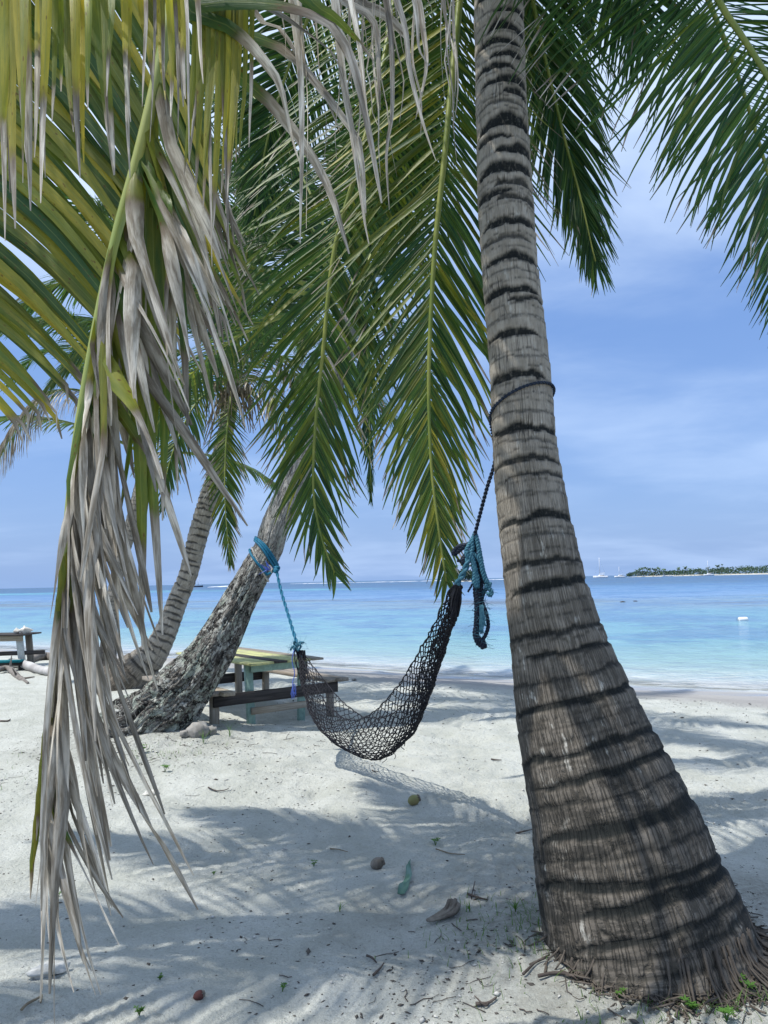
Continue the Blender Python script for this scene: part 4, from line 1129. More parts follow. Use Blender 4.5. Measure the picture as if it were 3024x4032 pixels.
# left end: knot, twisted teal rope, loop round the lichen-covered palm
def ring_on(spl, svals, s_c, tilt, n=40, extra=.012, ph0=0., lo=-math.pi, hi=math.pi, e_shift=None):
    """points round a stem at arc length s_c; tilt(phi) moves them along it"""
    out = []
    C_, r_ = spl[:, :3], spl[:, 3]
    T_ = nrm(np.gradient(C_, axis=0)); e1 = nrm(np.array([1., 0, 0]) - T_[:, :1] * T_); e2 = np.cross(T_, e1)
    for ph in np.linspace(lo, hi, n):
        sv = s_c + tilt(ph)
        f = lambda A: np.array([np.interp(sv, svals, A[:, c]) for c in range(3)])
        out.append(f(C_) + (np.interp(sv, svals, r_) + extra) * (math.sin(ph) * f(e1) - math.cos(ph) * f(e2)))
    return np.array(out)


sBv = np.concatenate([[0], np.cumsum(np.linalg.norm(np.diff(spB[:, :3], axis=0), axis=1))])
sk = s_of_py(spB, sBv, 2190)
bg_ = Bag()
knotB = P(1088, 2243, 7.72)
for q, (dz_, ex) in enumerate([(0, .02), (.03, .022), (.055, .02)]):
    loop = ring_on(spB, sBv, sk + .03 + dz_, lambda ph: -.10 * math.sin(ph) if abs(ph) < 1.6 else -.10 * math.sin(ph), 50, ex)
    bg_.tube(loop, .0135, 6)
low = ring_on(spB, sBv, sk - .02, lambda ph: -.17 * max(0, math.sin(ph * .5 + .6)) , 30, .02, lo=-1.5, hi=1.0)
bg_.tube(spline(np.vstack([low, [knotB]]), 40), .0135, 6)
obj('rope_loop', bg_.mesh('rope_loop', m_blue, hb), ham)
bg_ = Bag()
for q in range(5):
    c = knotB + rs.normal(0, .008, 3)
    th = np.linspace(0, 2 * math.pi, 22)
    u1, u2 = nrm(rs.normal(0, 1, 3)), nrm(rs.normal(0, 1, 3))
    bg_.tube(c + .026 * (np.cos(th)[:, None] * u1 + np.sin(th)[:, None] * u2), .012, 6)
obj('rope_knot', bg_.mesh('rope_knot', m_blue, hb), ham)
kL = P(1172, 2545, 7.1)
bg_ = Bag()
bg_.rope(spline([knotB, P(1108, 2330, 7.55), P(1138, 2430, 7.33), P(1165, 2520, 7.14), kL], 30), .016, .16, 2, 7)
obj('rope', bg_.mesh('rope', m_blue, hb), ham)
bg_ = Bag()
for q in range(9):
    c = P(1172 + rs.uniform(-26, 22), 2542 + rs.uniform(-14, 14), 7.08)
    th = np.linspace(0, 5.6, 16); u1, u2 = nrm(rs.normal(0, 1, 3)), nrm(rs.normal(0, 1, 3))
    bg_.tube(c + .022 * (np.cos(th)[:, None] * u1 + np.sin(th)[:, None] * u2), .009, 5)
for q in range(30):
    c = P(1172, 2540, 7.08) + rs.normal(0, .03, 3); bg_.tube(spline([c, c + rs.normal(0, .025, 3), c + rs.normal(0, .045, 3)], 5), .0012, 3)
obj('rope_knot', bg_.mesh('rope_knot', m_blue2, hb), ham, 'frayed grey-blue knot at the left end of the net')
bg_ = Bag()
bg_.tube(spline([P(1160, 2550, 7.06), P(1150, 2600, 7.06), P(1160, 2650, 7.06), P(1152, 2690, 7.06), P(1156, 2735, 7.06)], 20), .0045, 5)
for q in range(14): bg_.tube(spline([P(1158, 2690, 7.06), P(1156 + rs.uniform(-8, 12), 2715, 7.06), P(1154 + rs.uniform(-10, 16), 2745 + rs.uniform(-15, 12), 7.06)], 5), .0022, 3)
obj('loose_cord', bg_.mesh('loose_cord', m_rag, hb), ham)
bg_ = Bag()
for q in range(26):        # net bunched up under the left knot
    a = P(1178 + rs.uniform(-20, 24), 2560, 7.08); c = P(1188 + rs.uniform(-25, 30), 2660 + rs.uniform(-40, 40), 7.05)
    bg_.tube(spline([a, (a + c) / 2 + rs.normal(0, .018, 3), c], 8), rs.uniform(.003, .007), 4)
obj('net_gather', bg_.mesh('net_gather', m_net, hb), ham)

# right end: dark rope from the big palm to a tangle of blue and black rope
sAv = np.concatenate([[0], np.cumsum(np.linalg.norm(np.diff(spA[:, :3], axis=0), axis=1))])
sw = s_of_py(spA, sAv, 1590)
bg_ = Bag()
wrap = ring_on(spA, sAv, sw, lambda ph: .055 * math.sin(ph) + .03 * math.cos(ph), 60, .012)
bg_.rope(wrap, .008, .04, 2, 6)
obj('rope_loop', bg_.mesh('rope_loop', m_dkrope, hb), ham, 'dark rope wound round the big ringed trunk')
bg_ = Bag()
kR = P(1866, 2118, 4.12)
st_ = ring_on(spA, sAv, s_of_py(spA, sAv, 1720), lambda ph: 0, 3, .012, lo=-2.2, hi=-1.6)[-1]
wrap_l = ring_on(spA, sAv, sw, lambda ph: .055 * math.sin(ph) + .03 * math.cos(ph), 3, .012, lo=-2.4, hi=-1.8)[-1]
bg_.rope(spline([wrap_l, P(1950, 1800, 4.0), P(1915, 1930, 4.05), kR], 30), .011, .045, 2, 6)
obj('rope', bg_.mesh('rope', m_dkrope, hb), ham, 'dark rope that drops from the big trunk to the tangle')
dR = 4.12
def pxl(pts, d=dR): return spline([P(x, y, d + (0 if len(q_) == 0 else q_[0])) for x, y, *q_ in pts], 26)
# pixels of the tangle crop: x = 1750 + c/4.02, y = 2050 + c/4.02
cx_ = lambda pts: [(1750 + a / 4.023, 2050 + c_ / 4.023, *(q_ or [])) for a, c_, *q_ in pts]
bg_ = Bag()
for pts in ([(480, 210), (440, 300), (370, 420), (340, 520), (380, 600)], [(490, 220), (520, 330), (550, 480), (575, 620), (600, 760), (640, 900), (680, 990)], [(430, 300), (440, 430), (420, 520), (440, 620), (490, 780), (500, 950), (520, 1060)],
            [(400, 520), (430, 560), (470, 700), (480, 850), (470, 960), (510, 1040)], [(350, 480), (370, 560), (450, 640), (470, 760), (520, 900), (520, 1060)], [(440, 500), (520, 580), (580, 680), (620, 820), (660, 960)],
            [(680, 990), (720, 1010), (690, 1060), (660, 1040), (690, 1000), (740, 1010)], [(690, 1070), (740, 1110), (745, 1170), (710, 1180), (690, 1140)]):
    bg_.rope(pxl(cx_(pts)), .012 if len(pts) < 6 or pts[0][1] > 900 else .0145, .05, 3, 5)
bg_.rope(pxl(cx_([(380, 600), (350, 700), (310, 820), (240, 930), (200, 1010)])), .017, .10, 2, 6)
for k in range(26):
    x0, y0 = rs.uniform(560, 620), rs.uniform(1330, 1380); x1 = rs.uniform(550, 660); y1 = rs.uniform(1560, 1800)
    bg_.tube(pxl(cx_([(x0, y0), ((x0 + x1) / 2 + rs.uniform(-20, 20), (y0 + y1) / 2), (x1, y1)])), .0032, 4)
for k in range(40):
    x0, y0 = rs.choice([650, 690, 500, 600]), rs.uniform(950, 1900)
    bg_.tube(pxl(cx_([(x0, y0), (x0 + rs.normal(0, 40), y0 + rs.uniform(0, 60)), (x0 + rs.normal(0, 80), y0 + rs.uniform(20, 120))])), .0011, 3)
obj('rope_tangle', bg_.mesh('rope_tangle', m_blue2, hb), ham, 'faded blue rope tangle at the right end')
bg_ = Bag()
for pts, r in (([(480, 200), (470, 320), (400, 380), (250, 400), (150, 480), (150, 540), (230, 470), (330, 380)], .013), ([(330, 380), (240, 420), (200, 500), (280, 440), (390, 360)], .012), ([(390, 520), (300, 600), (290, 660), (340, 680), (400, 610), (480, 590)], .016),
            ([(200, 635), (290, 640), (400, 640)], .008), ([(470, 330), (500, 420), (480, 520), (540, 700), (560, 850), (640, 980), (660, 1060), (620, 1160), (590, 1260), (640, 1400), (680, 1540), (690, 1700), (640, 1830), (600, 1890)], .011),
            ([(460, 560), (510, 720), (520, 900), (500, 1100), (520, 1300), (520, 1500), (510, 1700), (500, 1820), (560, 1900), (620, 2010)], .018), ([(500, 1000), (540, 1180), (540, 1350), (520, 1480)], .016), ([(570, 900), (590, 1050), (570, 1200), (540, 1330)], .011),
            ([(490, 1700), (480, 1800), (520, 1930), (590, 1990)], .013), ([(600, 1890), (620, 1960), (640, 2010)], .016), ([(470, 960), (430, 1030), (370, 1130)], .006)):
    bg_.rope(pxl(cx_([(a, c_, .02) for a, c_ in pts])), r, .05, 3, 5)
for k in range(40):
    x0, y0 = rs.choice([490, 640, 600]), rs.uniform(1250, 2030)
    bg_.tube(pxl(cx_([(x0, y0), (x0 + rs.normal(0, 30), y0 + rs.uniform(0, 60)), (x0 + rs.normal(0, 60), y0 + rs.uniform(20, 100))])), .0010, 3)
obj('rope_tail', bg_.mesh('rope_tail', m_dkrope, hb), ham, 'dark frayed rope tail hanging beside the big trunk')
bg_ = Bag()
for q in range(70):
    a = P(1800 + rs.uniform(-8, 14), 2300, 4.14); c = P(1790 + rs.uniform(-16, 14), 2390 + rs.uniform(-50, 60), 4.2)
    bg_.tube(spline([a, (a + c) / 2 + rs.normal(0, .008, 3), c], 8), rs.uniform(.003, .006), 4)
obj('net_gather', bg_.mesh('net_gather', m_net, hb), ham)

# the old white cord under the teal loop
wc = thing('cord', 'thin white cord with a scrap of blue rag tied under the teal rope loop', 'cord', P(1010, 2210, 7.8))
wo_ = np.array(wc.location)
bg_ = Bag()
ring = ring_on(spB, sBv, sk - .10, lambda ph: -.12 * math.sin(ph), 50, .010)
bg_.rope(ring, .010, .04, 2, 5)
for q in range(4):
    c = P(1060 + q * 4, 2232 + q * 5, 7.75); th = np.linspace(0, 6, 14); u1, u2 = nrm(rs.normal(0, 1, 3)), nrm(rs.normal(0, 1, 3))
    bg_.tube(c + .018 * (np.cos(th)[:, None] * u1 + np.sin(th)[:, None] * u2), .008, 5)
obj('cord_strand', bg_.mesh('cord_strand', m_wcord, wo_), wc)
V_, T_ = [], []
for q in range(9):
    c = P(1050, 2243, 7.72); b0 = c + rs.normal(0, .012, 3); t0 = c + rs.normal(0, .05, 3) * [1, .4, 1]
    V_ += [b0, b0 + rs.normal(0, .014, 3), t0]; T_.append([3 * q, 3 * q + 1, 3 * q + 2])
obj('rag', mesh('rag', np.array(V_) - wo_, None, m_rag, None, T_, False), wc)

# ------------------------------------------------------------------ timber
def timber(name, c1, c2, paint=None, amount=.5, scale=6.):
    m, nb, bs = principled(name, c1, .8, .2)
    t = nb.node('ShaderNodeTexCoord').outputs['Generated']; ob = nb.node('ShaderNodeTexCoord').outputs['Object']
    rnd = nb.node('ShaderNodeObjectInfo').outputs['Random']
    g = nb.noise(nb.vmath('MULTIPLY', ob, (18, 18, 18)), 1.0, 6, .65, .6)
    gl = nb.attr('gr').outputs['Vector']
    gn = nb.noise(nb.vmath('MULTIPLY', gl, (2.2, 38, 38)), 1., 5, .6, .4)
    col = nb.mix(nb.ss(gn, .32, .66), c1, c2)
    col = nb.mix(nb.ss(g, .55, .75, 0, .4), col, tuple(c * .4 for c in c1))
    if paint:
        pm = nb.ss(nb.noise(gl, scale, 6, .7), .5 - .25 * amount, .56 - .25 * amount) if amount < 1 else 1.0
        pc = nb.mix(nb.ss(g, .3, .7), paint, tuple(c * .72 for c in paint))
        col = nb.mix(pm, col, pc)
    nb.put(bs.inputs['Base Color'], col)
    nb.put(bs.inputs['Normal'], nb.bump(nb.math('ADD', gn, nb.math('MULTIPLY', g, .5)), .45, .004))
    return m


m_w_grey = timber('grey_timber', (.34, .30, .255), (.22, .19, .155))
m_w_dark = timber('dark_timber', (.085, .075, .07), (.04, .036, .035))
m_w_pale = timber('pale_timber', (.44, .39, .31), (.30, .25, .19))
m_w_teal = timber('teal_flaked_timber', (.42, .43, .38), (.02, .25, .27), (.32, .47, .41), 1.0, 2.)
m_w_mint = timber('mint_painted_timber', (.36, .33, .28), (.26, .23, .19), (.34, .50, .43), 1.1, 3.)
m_w_white = timber('white_flaked_timber', (.35, .32, .28), (.25, .22, .19), (.62, .64, .60), 1., 4.)
m_w_lime = timber('lime_painted_timber', (.36, .33, .28), (.26, .23, .19), (.54, .55, .27), .55, 5.)
m_w_tealp = timber('teal_painted_timber', (.15, .2, .2), (.1, .15, .15), (.012, .17, .20), 2.5, 3.)


def plank(name, p0, p1, w, h, upv, mat, parent, org, seed=0):
    """a sawn timber from p0 to p1, w across, h along upv, softened edges and slightly uneven ends"""
    rs = np.random.RandomState(seed + 900)
    p0, p1 = np.asarray(p0, float), np.asarray(p1, float)
    d = p1 - p0; Ln = np.linalg.norm(d); d = d / Ln
    u = np.asarray(upv, float); u = nrm(u - (u @ d) * d); s_ = np.cross(d, u)
    bm = bmesh.new()
    nseg = max(2, int(Ln / .25))
    c = min(w, h) * .10
    prof = [(-w / 2 + c, -h / 2), (w / 2 - c, -h / 2), (w / 2, -h / 2 + c), (w / 2, h / 2 - c), (w / 2 - c, h / 2), (-w / 2 + c, h / 2), (-w / 2, h / 2 - c), (-w / 2, -h / 2 + c)]
    V, loc = [], []
    for i in range(nseg + 1):
        t = i / nseg
        sag = rs.normal(0, .0016, 2)
        for a, b_ in prof:
            V.append(p0 + d * Ln * t + s_ * (a + sag[0]) + u * (b_ + sag[1])); loc.append((t * Ln + seed * 1.7, a + seed * .37, b_))
    Q = []
    for i in range(nseg):
        for k in range(8):
            k2 = (k + 1) % 8
            Q.append([i * 8 + k, i * 8 + k2, i * 8 + 8 + k2, i * 8 + 8 + k])
    T = []
    for k in range(1, 7):
        T.append([0, k + 1, k]); T.append([nseg * 8, nseg * 8 + k, nseg * 8 + k + 1])
    return obj(name, mesh(name, np.array(V) - org, Q, mat, {'gr': np.array(loc)}, T, False), parent)


# the picnic table behind the hammock
E_ = nrm(np.array([.79, .61, 0])); L_ = np.array([-.61, .79, 0]) ; L_ = nrm(L_)
T0 = np.array([-1.52, 8.38, 0]); T0[2] = gz(T0[0], T0[1])
pt = thing('picnic_table', 'weathered picnic table with lime and mint paint behind the hammock', 'picnic table', T0)
Z = np.array([0, 0, 1.])
def tp(e, l, z): return T0 * [1, 1, 0] + E_ * e + L_ * l + Z * z
TL = 1.62; TW = .64
bz = T0[2] - .06
plank('leg', tp(0, 0, bz), tp(-.03, .02, .70), .09, .05, L_, m_w_teal, pt, T0, 1)
plank('leg', tp(TW, 0, bz), tp(TW + .01, 0, .70), .085, .05, L_, m_w_mint, pt, T0, 2)
plank('leg', tp(.06, TL, bz), tp(.10, TL, .70), .10, .05, L_, m_w_dark, pt, T0, 3)
plank('leg', tp(TW + .02, TL, bz), tp(TW, TL, .70), .09, .05, L_, m_w_grey, pt, T0, 4)
plank('crossbeam', tp(-.02, -.035, .655), tp(TW + .06, -.035, .655), .028, .085, Z, m_w_mint, pt, T0, 5)
plank('crossbeam', tp(-.02, TL + .04, .655), tp(TW + .06, TL + .04, .655), .028, .085, Z, m_w_grey, pt, T0, 6)
plank('bench_beam', tp(-.47, -.042, .345), tp(1.12, -.042, .345), .034, .125, Z, m_w_dark, pt, T0, 7)
plank('bench_beam', tp(-.47, TL + .045, .345), tp(1.12, TL + .045, .345), .034, .125, Z, m_w_dark, pt, T0, 8)
plank('brace', tp(-.02, -.04, .19), tp(TW + .08, -.04, .19), .03, .075, Z, m_w_pale, pt, T0, 9)
for k, (e, mt) in enumerate([(-.10, m_w_lime), (.055, m_w_lime), (.21, m_w_dark), (.365, m_w_lime), (.52, m_w_lime), (.675, m_w_grey)]):
    plank('tabletop_plank', tp(e + .035, -.25 + R.uniform(-.03, .03), .715 + R.uniform(0, .006)), tp(e + .035, TL + .22, .715), .148, .024, Z, mt, pt, T0, 10 + k)
for k, (e0, l0) in enumerate([(-.50, -.12), (-.36, -.20)]):
    plank('seat_plank', tp(e0, l0, .432), tp(e0, TL + .25, .432), .135, .045, Z, m_w_pale if k else m_w_grey, pt, T0, 20 + k)
for k, (e0, l0) in enumerate([(1.0, -.1), (1.14, -.16)]):
    plank('seat_plank', tp(e0, l0, .432), tp(e0, TL + .25, .432), .135, .040, Z, m_w_grey, pt, T0, 24 + k)
plank('bench_leg', tp(-.44, -.04 + .05, bz), tp(-.44, -.04 + .05, .41), .10, .05, L_, m_w_pale, pt, T0, 30)
plank('bench_leg', tp(1.06, .02, bz), tp(1.06, .02, .41), .09, .05, L_, m_w_grey, pt, T0, 31)
plank('bench_leg', tp(-.44, TL, bz), tp(-.44, TL, .41), .09, .05, L_, m_w_dark, pt, T0, 32)
plank('bench_leg', tp(1.06, TL, bz), tp(1.06, TL, .41), .09, .05, L_, m_w_pale, pt, T0, 33)

# the second table, cut by the left edge of the picture
D2_ = 15.2
def q2(px, py, d=D2_): return P(px, py, d)
c2 = q2(40, 2600); c2[2] = gz(c2[0], c2[1])
t2 = thing('picnic_table', 'dark picnic table at the left edge carrying two conch shells', 'picnic table', c2)
zt = q2(60, 2500)[2]
xr, xl = q2(107, 2500)[0], -8.4
y0_ = D2_
for k in range(4):
    plank('tabletop_plank', (xl, y0_ + .02 + k * .17, zt), (xr + R.uniform(-.03, .02), y0_ + .02 + k * .17, zt), .16, .03, Z, m_w_dark, t2, c2, 40 + k)
plank('crossbeam', (xl, y0_ + .10, zt - .075), (q2(80, 2500)[0], y0_ + .10, zt - .075), .05, .11, Z, m_w_pale, t2, c2, 46)
g2 = gz(q2(70, 2600)[0], y0_ + .1) - .05
plank('leg', (q2(78, 2600)[0], y0_ + .14, g2), (q2(60, 2500)[0], y0_ + .16, zt - .03), .13, .06, np.array([0, 1., 0]), m_w_white, t2, c2, 47)
plank('leg', (q2(70, 2600)[0], y0_ + .58, g2), (q2(60, 2500)[0], y0_ + .56, zt - .03), .13, .06, np.array([0, 1., 0]), m_w_grey, t2, c2, 48)
plank('bench_beam', (xl, y0_ + .18, zt - .40), (q2(160, 2570)[0], y0_ + .18, zt - .37), .05, .085, Z, m_w_dark, t2, c2, 49)
zb = q2(60, 2603, 14.8)[2]
plank('seat_plank', (xl, 14.78, zb), (q2(85, 2603, 14.78)[0], 14.78, zb), .20, .045, Z, m_w_tealp, t2, c2, 50)
plank('seat_plank', (xl, 14.8, zb - .06), (q2(95, 2612, 14.8)[0], 14.8, zb - .06), .05, .06, Z, m_w_dark, t2, c2, 51)
plank('bench_leg', (q2(76, 2612, 14.8)[0], 14.86, g2), (q2(76, 2612, 14.8)[0], 14.86, zb - .02), .07, .06, np.array([0, 1., 0]), m_w_dark, t2, c2, 52)


def lumpy(name, c, radii, seed, mat, rot=0., amp=.18, sub=3, freq=2.2, spikes=0, org=None):
    """an uneven rounded solid"""
    bm = bmesh.new(); bmesh.ops.create_icosphere(bm, subdivisions=sub, radius=1.0)
    V = np.array([v.co[:] for v in bm.verts]); Fc = [[v.index for v in f.verts] for f in bm.faces]; bm.free()
    r = 1 + amp * fbm(V * freq + seed * 3.1, seed, 4)
    if spikes:
        r = r + .35 * sstep(vn(V * 3.2 + seed, seed + 9), .25, .7) * (V[:, 2] > .1)
    V = V * r[:, None] * np.asarray(radii)
    ca, sa = math.cos(rot), math.sin(rot)
    V = np.stack([V[:, 0] * ca - V[:, 1] * sa, V[:, 0] * sa + V[:, 1] * ca, V[:, 2]], 1)
    return mesh(name, V + np.asarray(c) - (org if org is not None else c), None, mat, None, Fc)


m_shell = varied('conch_shell', (.72, .70, .64), (.45, .41, .35), 12, .6, .3, .006)
def conch(px, label, sz, rot):
    c = np.array([q2(px, 2500)[0], y0_ + .16, zt + .015 + sz * .5])
    # spindle: a coiled body with a ring of blunt horns and a drawn-out canal
    n, m = 34, 18
    t = np.linspace(0, 1, n); a = np.arange(m) / m * 2 * math.pi
    prof = np.interp(t, [0, .12, .30, .42, .60, .85, 1], [.02, .16, .34, .52, .42, .18, .03]) * sz * 1.15
    TT, AA = np.meshgrid(t, a, indexing='ij')
    horn = .30 * np.exp(-((TT - .40) / .05) ** 2) * np.clip(np.cos(AA * 4.5), 0, 1) ** 2 + .14 * np.exp(-((TT - .24) / .04) ** 2) * np.clip(np.cos(AA * 5), 0, 1) ** 2
    lip = .45 * np.exp(-((AA - 4.6) / .5) ** 2) * np.exp(-((TT - .62) / .2) ** 2)
    rr = prof[:, None] * (1 + horn * 1.4 + lip)
    V = np.stack([(TT - .45) * sz * 2.3, rr * np.cos(AA), rr * np.sin(AA)], -1).reshape(-1, 3)
    i = np.arange(n - 1)[:, None] * m; j = np.arange(m)[None]; k = (j + 1) % m
    Q = np.stack([i + j, i + k, i + m + k, i + m + j], -1).reshape(-1, 4)
    ca, sa = math.cos(rot), math.sin(rot)
    V = np.stack([V[:, 0] * ca - V[:, 1] * sa, V[:, 0] * sa + V[:, 1] * ca, V[:, 2]], 1)
    obj('conch_shell', mesh('conch_shell', V, Q, m_shell), None, label, 'shell', 'conch shells on the dark table', None, c)
conch(50, 'smaller brown conch shell on the dark table, further from its end', .10, 2.4)
conch(82, 'bigger pale conch shell on the dark table, nearest its end', .13, .5)

# driftwood and stones on the beach behind
m_drift = varied('driftwood', (.55, .54, .52), (.34, .32, .31), 3, .85, .5, .01, (1, 1, 1))
m_drift2 = varied('grey_driftwood', (.26, .235, .21), (.14, .125, .11), 6, .9, .6, .015)
def log(px_pts, rads, label, mat, knots=0, seed=0):
    pts = []
    for (x, y), r in zip(px_pts, rads):
        g = G(x, y); g[2] += r * .8; pts.append(g)
    p = spline(pts, 26); rr = np.interp(np.linspace(0, 1, 26), np.linspace(0, 1, len(rads)), rads)
    rr = rr * (1 + .13 * vn(p * 6, seed + 5))
    bag = Bag(); bag.tube(p, rr, 12)
    rs = np.random.RandomState(seed)
    for _ in range(knots):
        i = rs.randint(3, 22); q = p[i]; dv = nrm(rs.normal(0, 1, 3) + [0, -.6, .7])
        bag.tube(spline([q, q + dv * .1, q + dv * rs.uniform(.14, .3)], 6), np.linspace(rr[i] * .45, .01, 6), 7)
    o = p[12]
    obj('driftwood_log', bag.mesh('driftwood_log', mat, o), None, label, 'driftwood log', 'driftwood lying on the beach', None, o)
log([(42, 2622), (95, 2632), (150, 2648), (215, 2662)], [.085, .085, .08, .07], 'bleached white driftwood log lying in front of the dark table', m_drift, 0, 3)
log([(112, 2612), (150, 2600), (190, 2598), (235, 2602)], [.07, .10, .09, .06], 'grey knotted driftwood piece beside the dark table', m_drift2, 2, 4)
log([(-20, 2652), (30, 2640), (70, 2668), (110, 2690)], [.05, .06, .05, .02], 'dark twisted driftwood root at the left edge of the beach', m_drift2, 3, 6)

m_stone = varied('stone', (.36, .345, .32), (.20, .19, .175), 9, .9, .6, .01)
m_coral = varied('coral_rubble', (.66, .65, .61), (.45, .44, .40), 14, .9, .6, .01)
def rock(px, py, rad3, label, mat, seed, group, rot=0., nm='rock', cat='rock'):
    g = G(px, py); g[2] += rad3[2] * .5
    obj(nm, lumpy(nm, g, np.array(rad3) * .8, seed, mat, rot, .62, 3, 1.5), None, label, cat, group, None, g)
GR = 'stones round the foot of the leaning palm'
rock(778, 2905, (.12, .10, .11), 'large grey stone right of the leaning trunk foot', m_stone, 1, GR)
rock(726, 2905, (.06, .05, .05), 'small stone between the large grey stone and the leaning trunk', m_stone, 2, GR)
rock(835, 2890, (.06, .06, .06), 'dark jagged stone beside the bench leg of the picnic table', m_stone, 3, GR)
rock(470, 2675, (.10, .08, .06), 'pale coral lump left of the banded trunk foot', m_coral, 4, 'pale coral lumps behind the palms')
rock(560, 2672, (.11, .09, .05), 'pale coral lump right of the banded trunk foot', m_coral, 5, 'pale coral lumps behind the palms')
rock(600, 3132, (.085, .06, .035), 'flat pale stone on the sand below the leaning palm', m_coral, 6, None)
rock(185, 3838, (.085, .045, .035), 'flat white stone under the tip of the broken frond', m_coral, 7, None, .5)
rock(2385, 2868, (.09, .06, .045), 'dark lump on the wet sand right of the big trunk', m_stone, 8, None)
rock(805 + 590, 2660 + 20, (.05, .04, .03), 'little dark stone at the edge of the wet sand', m_stone, 9, None)

# fallen things on the sand
m_nut = varied('green_nut', (.22, .24, .09), (.26, .20, .09), 6, .45, .2, .003)
m_husk = varied('grey_husk', (.27, .24, .20), (.13, .11, .09), 20, .9, .7, .006, (1, 1, .3))
m_husk_r = varied('red_brown_husk', (.16, .06, .05), (.09, .04, .035), 20, .8, .6, .005)


def nut(px, py, r, label, mat, seed, cap=True):
    g = G(px, py)
    t = thing('coconut', label, 'coconut', g)
    n, m = 16, 16
    th = np.linspace(0, math.pi, n); a = np.arange(m) / m * 2 * math.pi
    TH, A = np.meshgrid(th, a, indexing='ij')
    rr = r * (1 + .07 * np.cos(3 * A) * np.sin(TH)) * (1 - .12 * np.cos(TH))
    V = np.stack([rr * np.sin(TH) * np.cos(A), rr * np.sin(TH) * np.sin(A), 1.22 * rr * np.cos(TH)], -1).reshape(-1, 3)
    ry = 1.2
    V = np.stack([V[:, 0] * math.cos(ry) + V[:, 2] * math.sin(ry), V[:, 1], -V[:, 0] * math.sin(ry) + V[:, 2] * math.cos(ry)], 1)
    V[:, 2] += r * .85
    i = np.arange(n - 1)[:, None] * m; j = np.arange(m)[None]; k = (j + 1) % m
    obj('husk', mesh('husk', V, np.stack([i + j, i + k, i + m + k, i + m + j], -1).reshape(-1, 4), mat), t)
    if cap:
        e = np.array([math.sin(ry), 0, math.cos(ry)]); c = np.array([0, 0, r * .85]) + e * r * 1.0
        bag = Bag()
        for q in range(6):
            ph = q * 1.05; o = np.array([math.cos(ry) * math.cos(ph), math.sin(ph), -math.sin(ry) * math.cos(ph)])
            bag.tube(spline([c + o * .1 * r, c + o * .5 * r + e * .06 * r, c + o * .75 * r - e * .16 * r], 5), np.array([.16, .2, .2, .14, .03]) * r, 5)
        obj('stalk_cap', bag.mesh('stalk_cap', m_husk), t)
nut(1632, 3172, .036, 'small green fallen coconut beside the hammock shadow', m_nut, 1)
nut(1488, 3418, .032, 'small dry grey coconut alone in the middle of the sand', m_husk, 2)
nut(785, 3935, .018, 'little red-brown fallen nut at the bottom of the sand', m_husk_r, 3)

# curled husk and leaf scrap
g = G(1755, 3620)
bag = Bag()
for q in range(9):
    o = R.normal(0, .006, 3) * [1, 1, .3]
    bag.tube(spline([g + [-.085, -.02, .006] + o, g + [-.03, 0, .016] + o * 2, g + [.03, .035, .03] + o * 3, g + [.05, .075 + q * .003, .045] + o * 3], 8), np.linspace(.005, .012, 8), 5)
obj('husk', bag.mesh('husk', m_husk, g), None, 'curled grey piece of coconut husk left of the big trunk', 'coconut husk', None, None, g)
m_scrap = varied('green_leaf_scrap', (.035, .13, .07), (.13, .24, .17), 5, .35, .2, .003)
g = G(1590, 3540)
pth = np.array([G(1578, 3535), G(1592, 3500), G(1610, 3460), G(1608, 3425), G(1614, 3400)]) + [0, 0, .022]
pth = spline(pth, 14)
wv_ = np.interp(np.linspace(0, 1, 14), [0, .2, .5, .8, 1], [.035, .05, .036, .026, .012])
V_ = []
for i in range(14):
    d_ = nrm(pth[min(i + 1, 13)] - pth[max(i - 1, 0)]); sdv = nrm(np.cross(d_, [0, 0, 1])); cu = .012 * math.sin(i * .9)
    for zz_ in (0, -.003):
        V_ += [pth[i] - sdv * wv_[i] / 2 + [0, 0, cu + zz_], pth[i] + [0, 0, -.004 + zz_], pth[i] + sdv * wv_[i] / 2 + [0, 0, -cu * .6 + zz_]]
Q_ = []
for i in range(13):
    a0 = i * 6
    for o in (0, 3):
        for k in (0, 1): Q_.append([a0 + o + k, a0 + o + k + 1, a0 + o + k + 7, a0 + o + k + 6])
    Q_ += [[a0, a0 + 3, a0 + 9, a0 + 6], [a0 + 2, a0 + 5, a0 + 11, a0 + 8]]
obj('leaf_scrap', mesh('leaf_scrap', np.array(V_) - g, Q_, m_scrap), None, 'torn green leaf scrap lying on the sand left of the big trunk', 'leaf', None, None, g)

m_twig = varied('twig', (.12, .10, .085), (.055, .045, .04), 20, .85, .4, .003)
def twig(pxs, r, label, mat=None, fork=True, seed=0):
    rs = np.random.RandomState(seed + 50)
    pts = [G(x, y) + [0, 0, r * 1.2 + rs.uniform(0, .008)] for x, y in pxs]
    bag = Bag(); p = spline(pts, 12); bag.tube(p, np.linspace(r, r * .5, 12), 6)
    if fork:
        q = p[6]; bag.tube(spline([q, q + rs.normal(0, .03, 3) * [1, 1, .3], q + rs.normal(0, .06, 3) * [1, 1, .25]], 6), np.linspace(r * .6, r * .3, 6), 5)
    obj('twig', bag.mesh('twig', mat or m_twig, p[6]), None, label, 'twig', 'twigs lying on the sand', None, p[6])
twig([(2225, 3765), (2320, 3770), (2385, 3742), (2470, 3750)], .009, 'thick dark twig nearest the left foot of the big trunk', None, True, 1)
twig([(2120, 3860), (2200, 3840), (2290, 3862), (2380, 3850)], .008, 'crooked twig lying below the big trunk', None, True, 2)
twig([(2060, 3850), (2110, 3800), (2145, 3785)], .006, 'straight twig slanting up to the big trunk foot', None, False, 3)
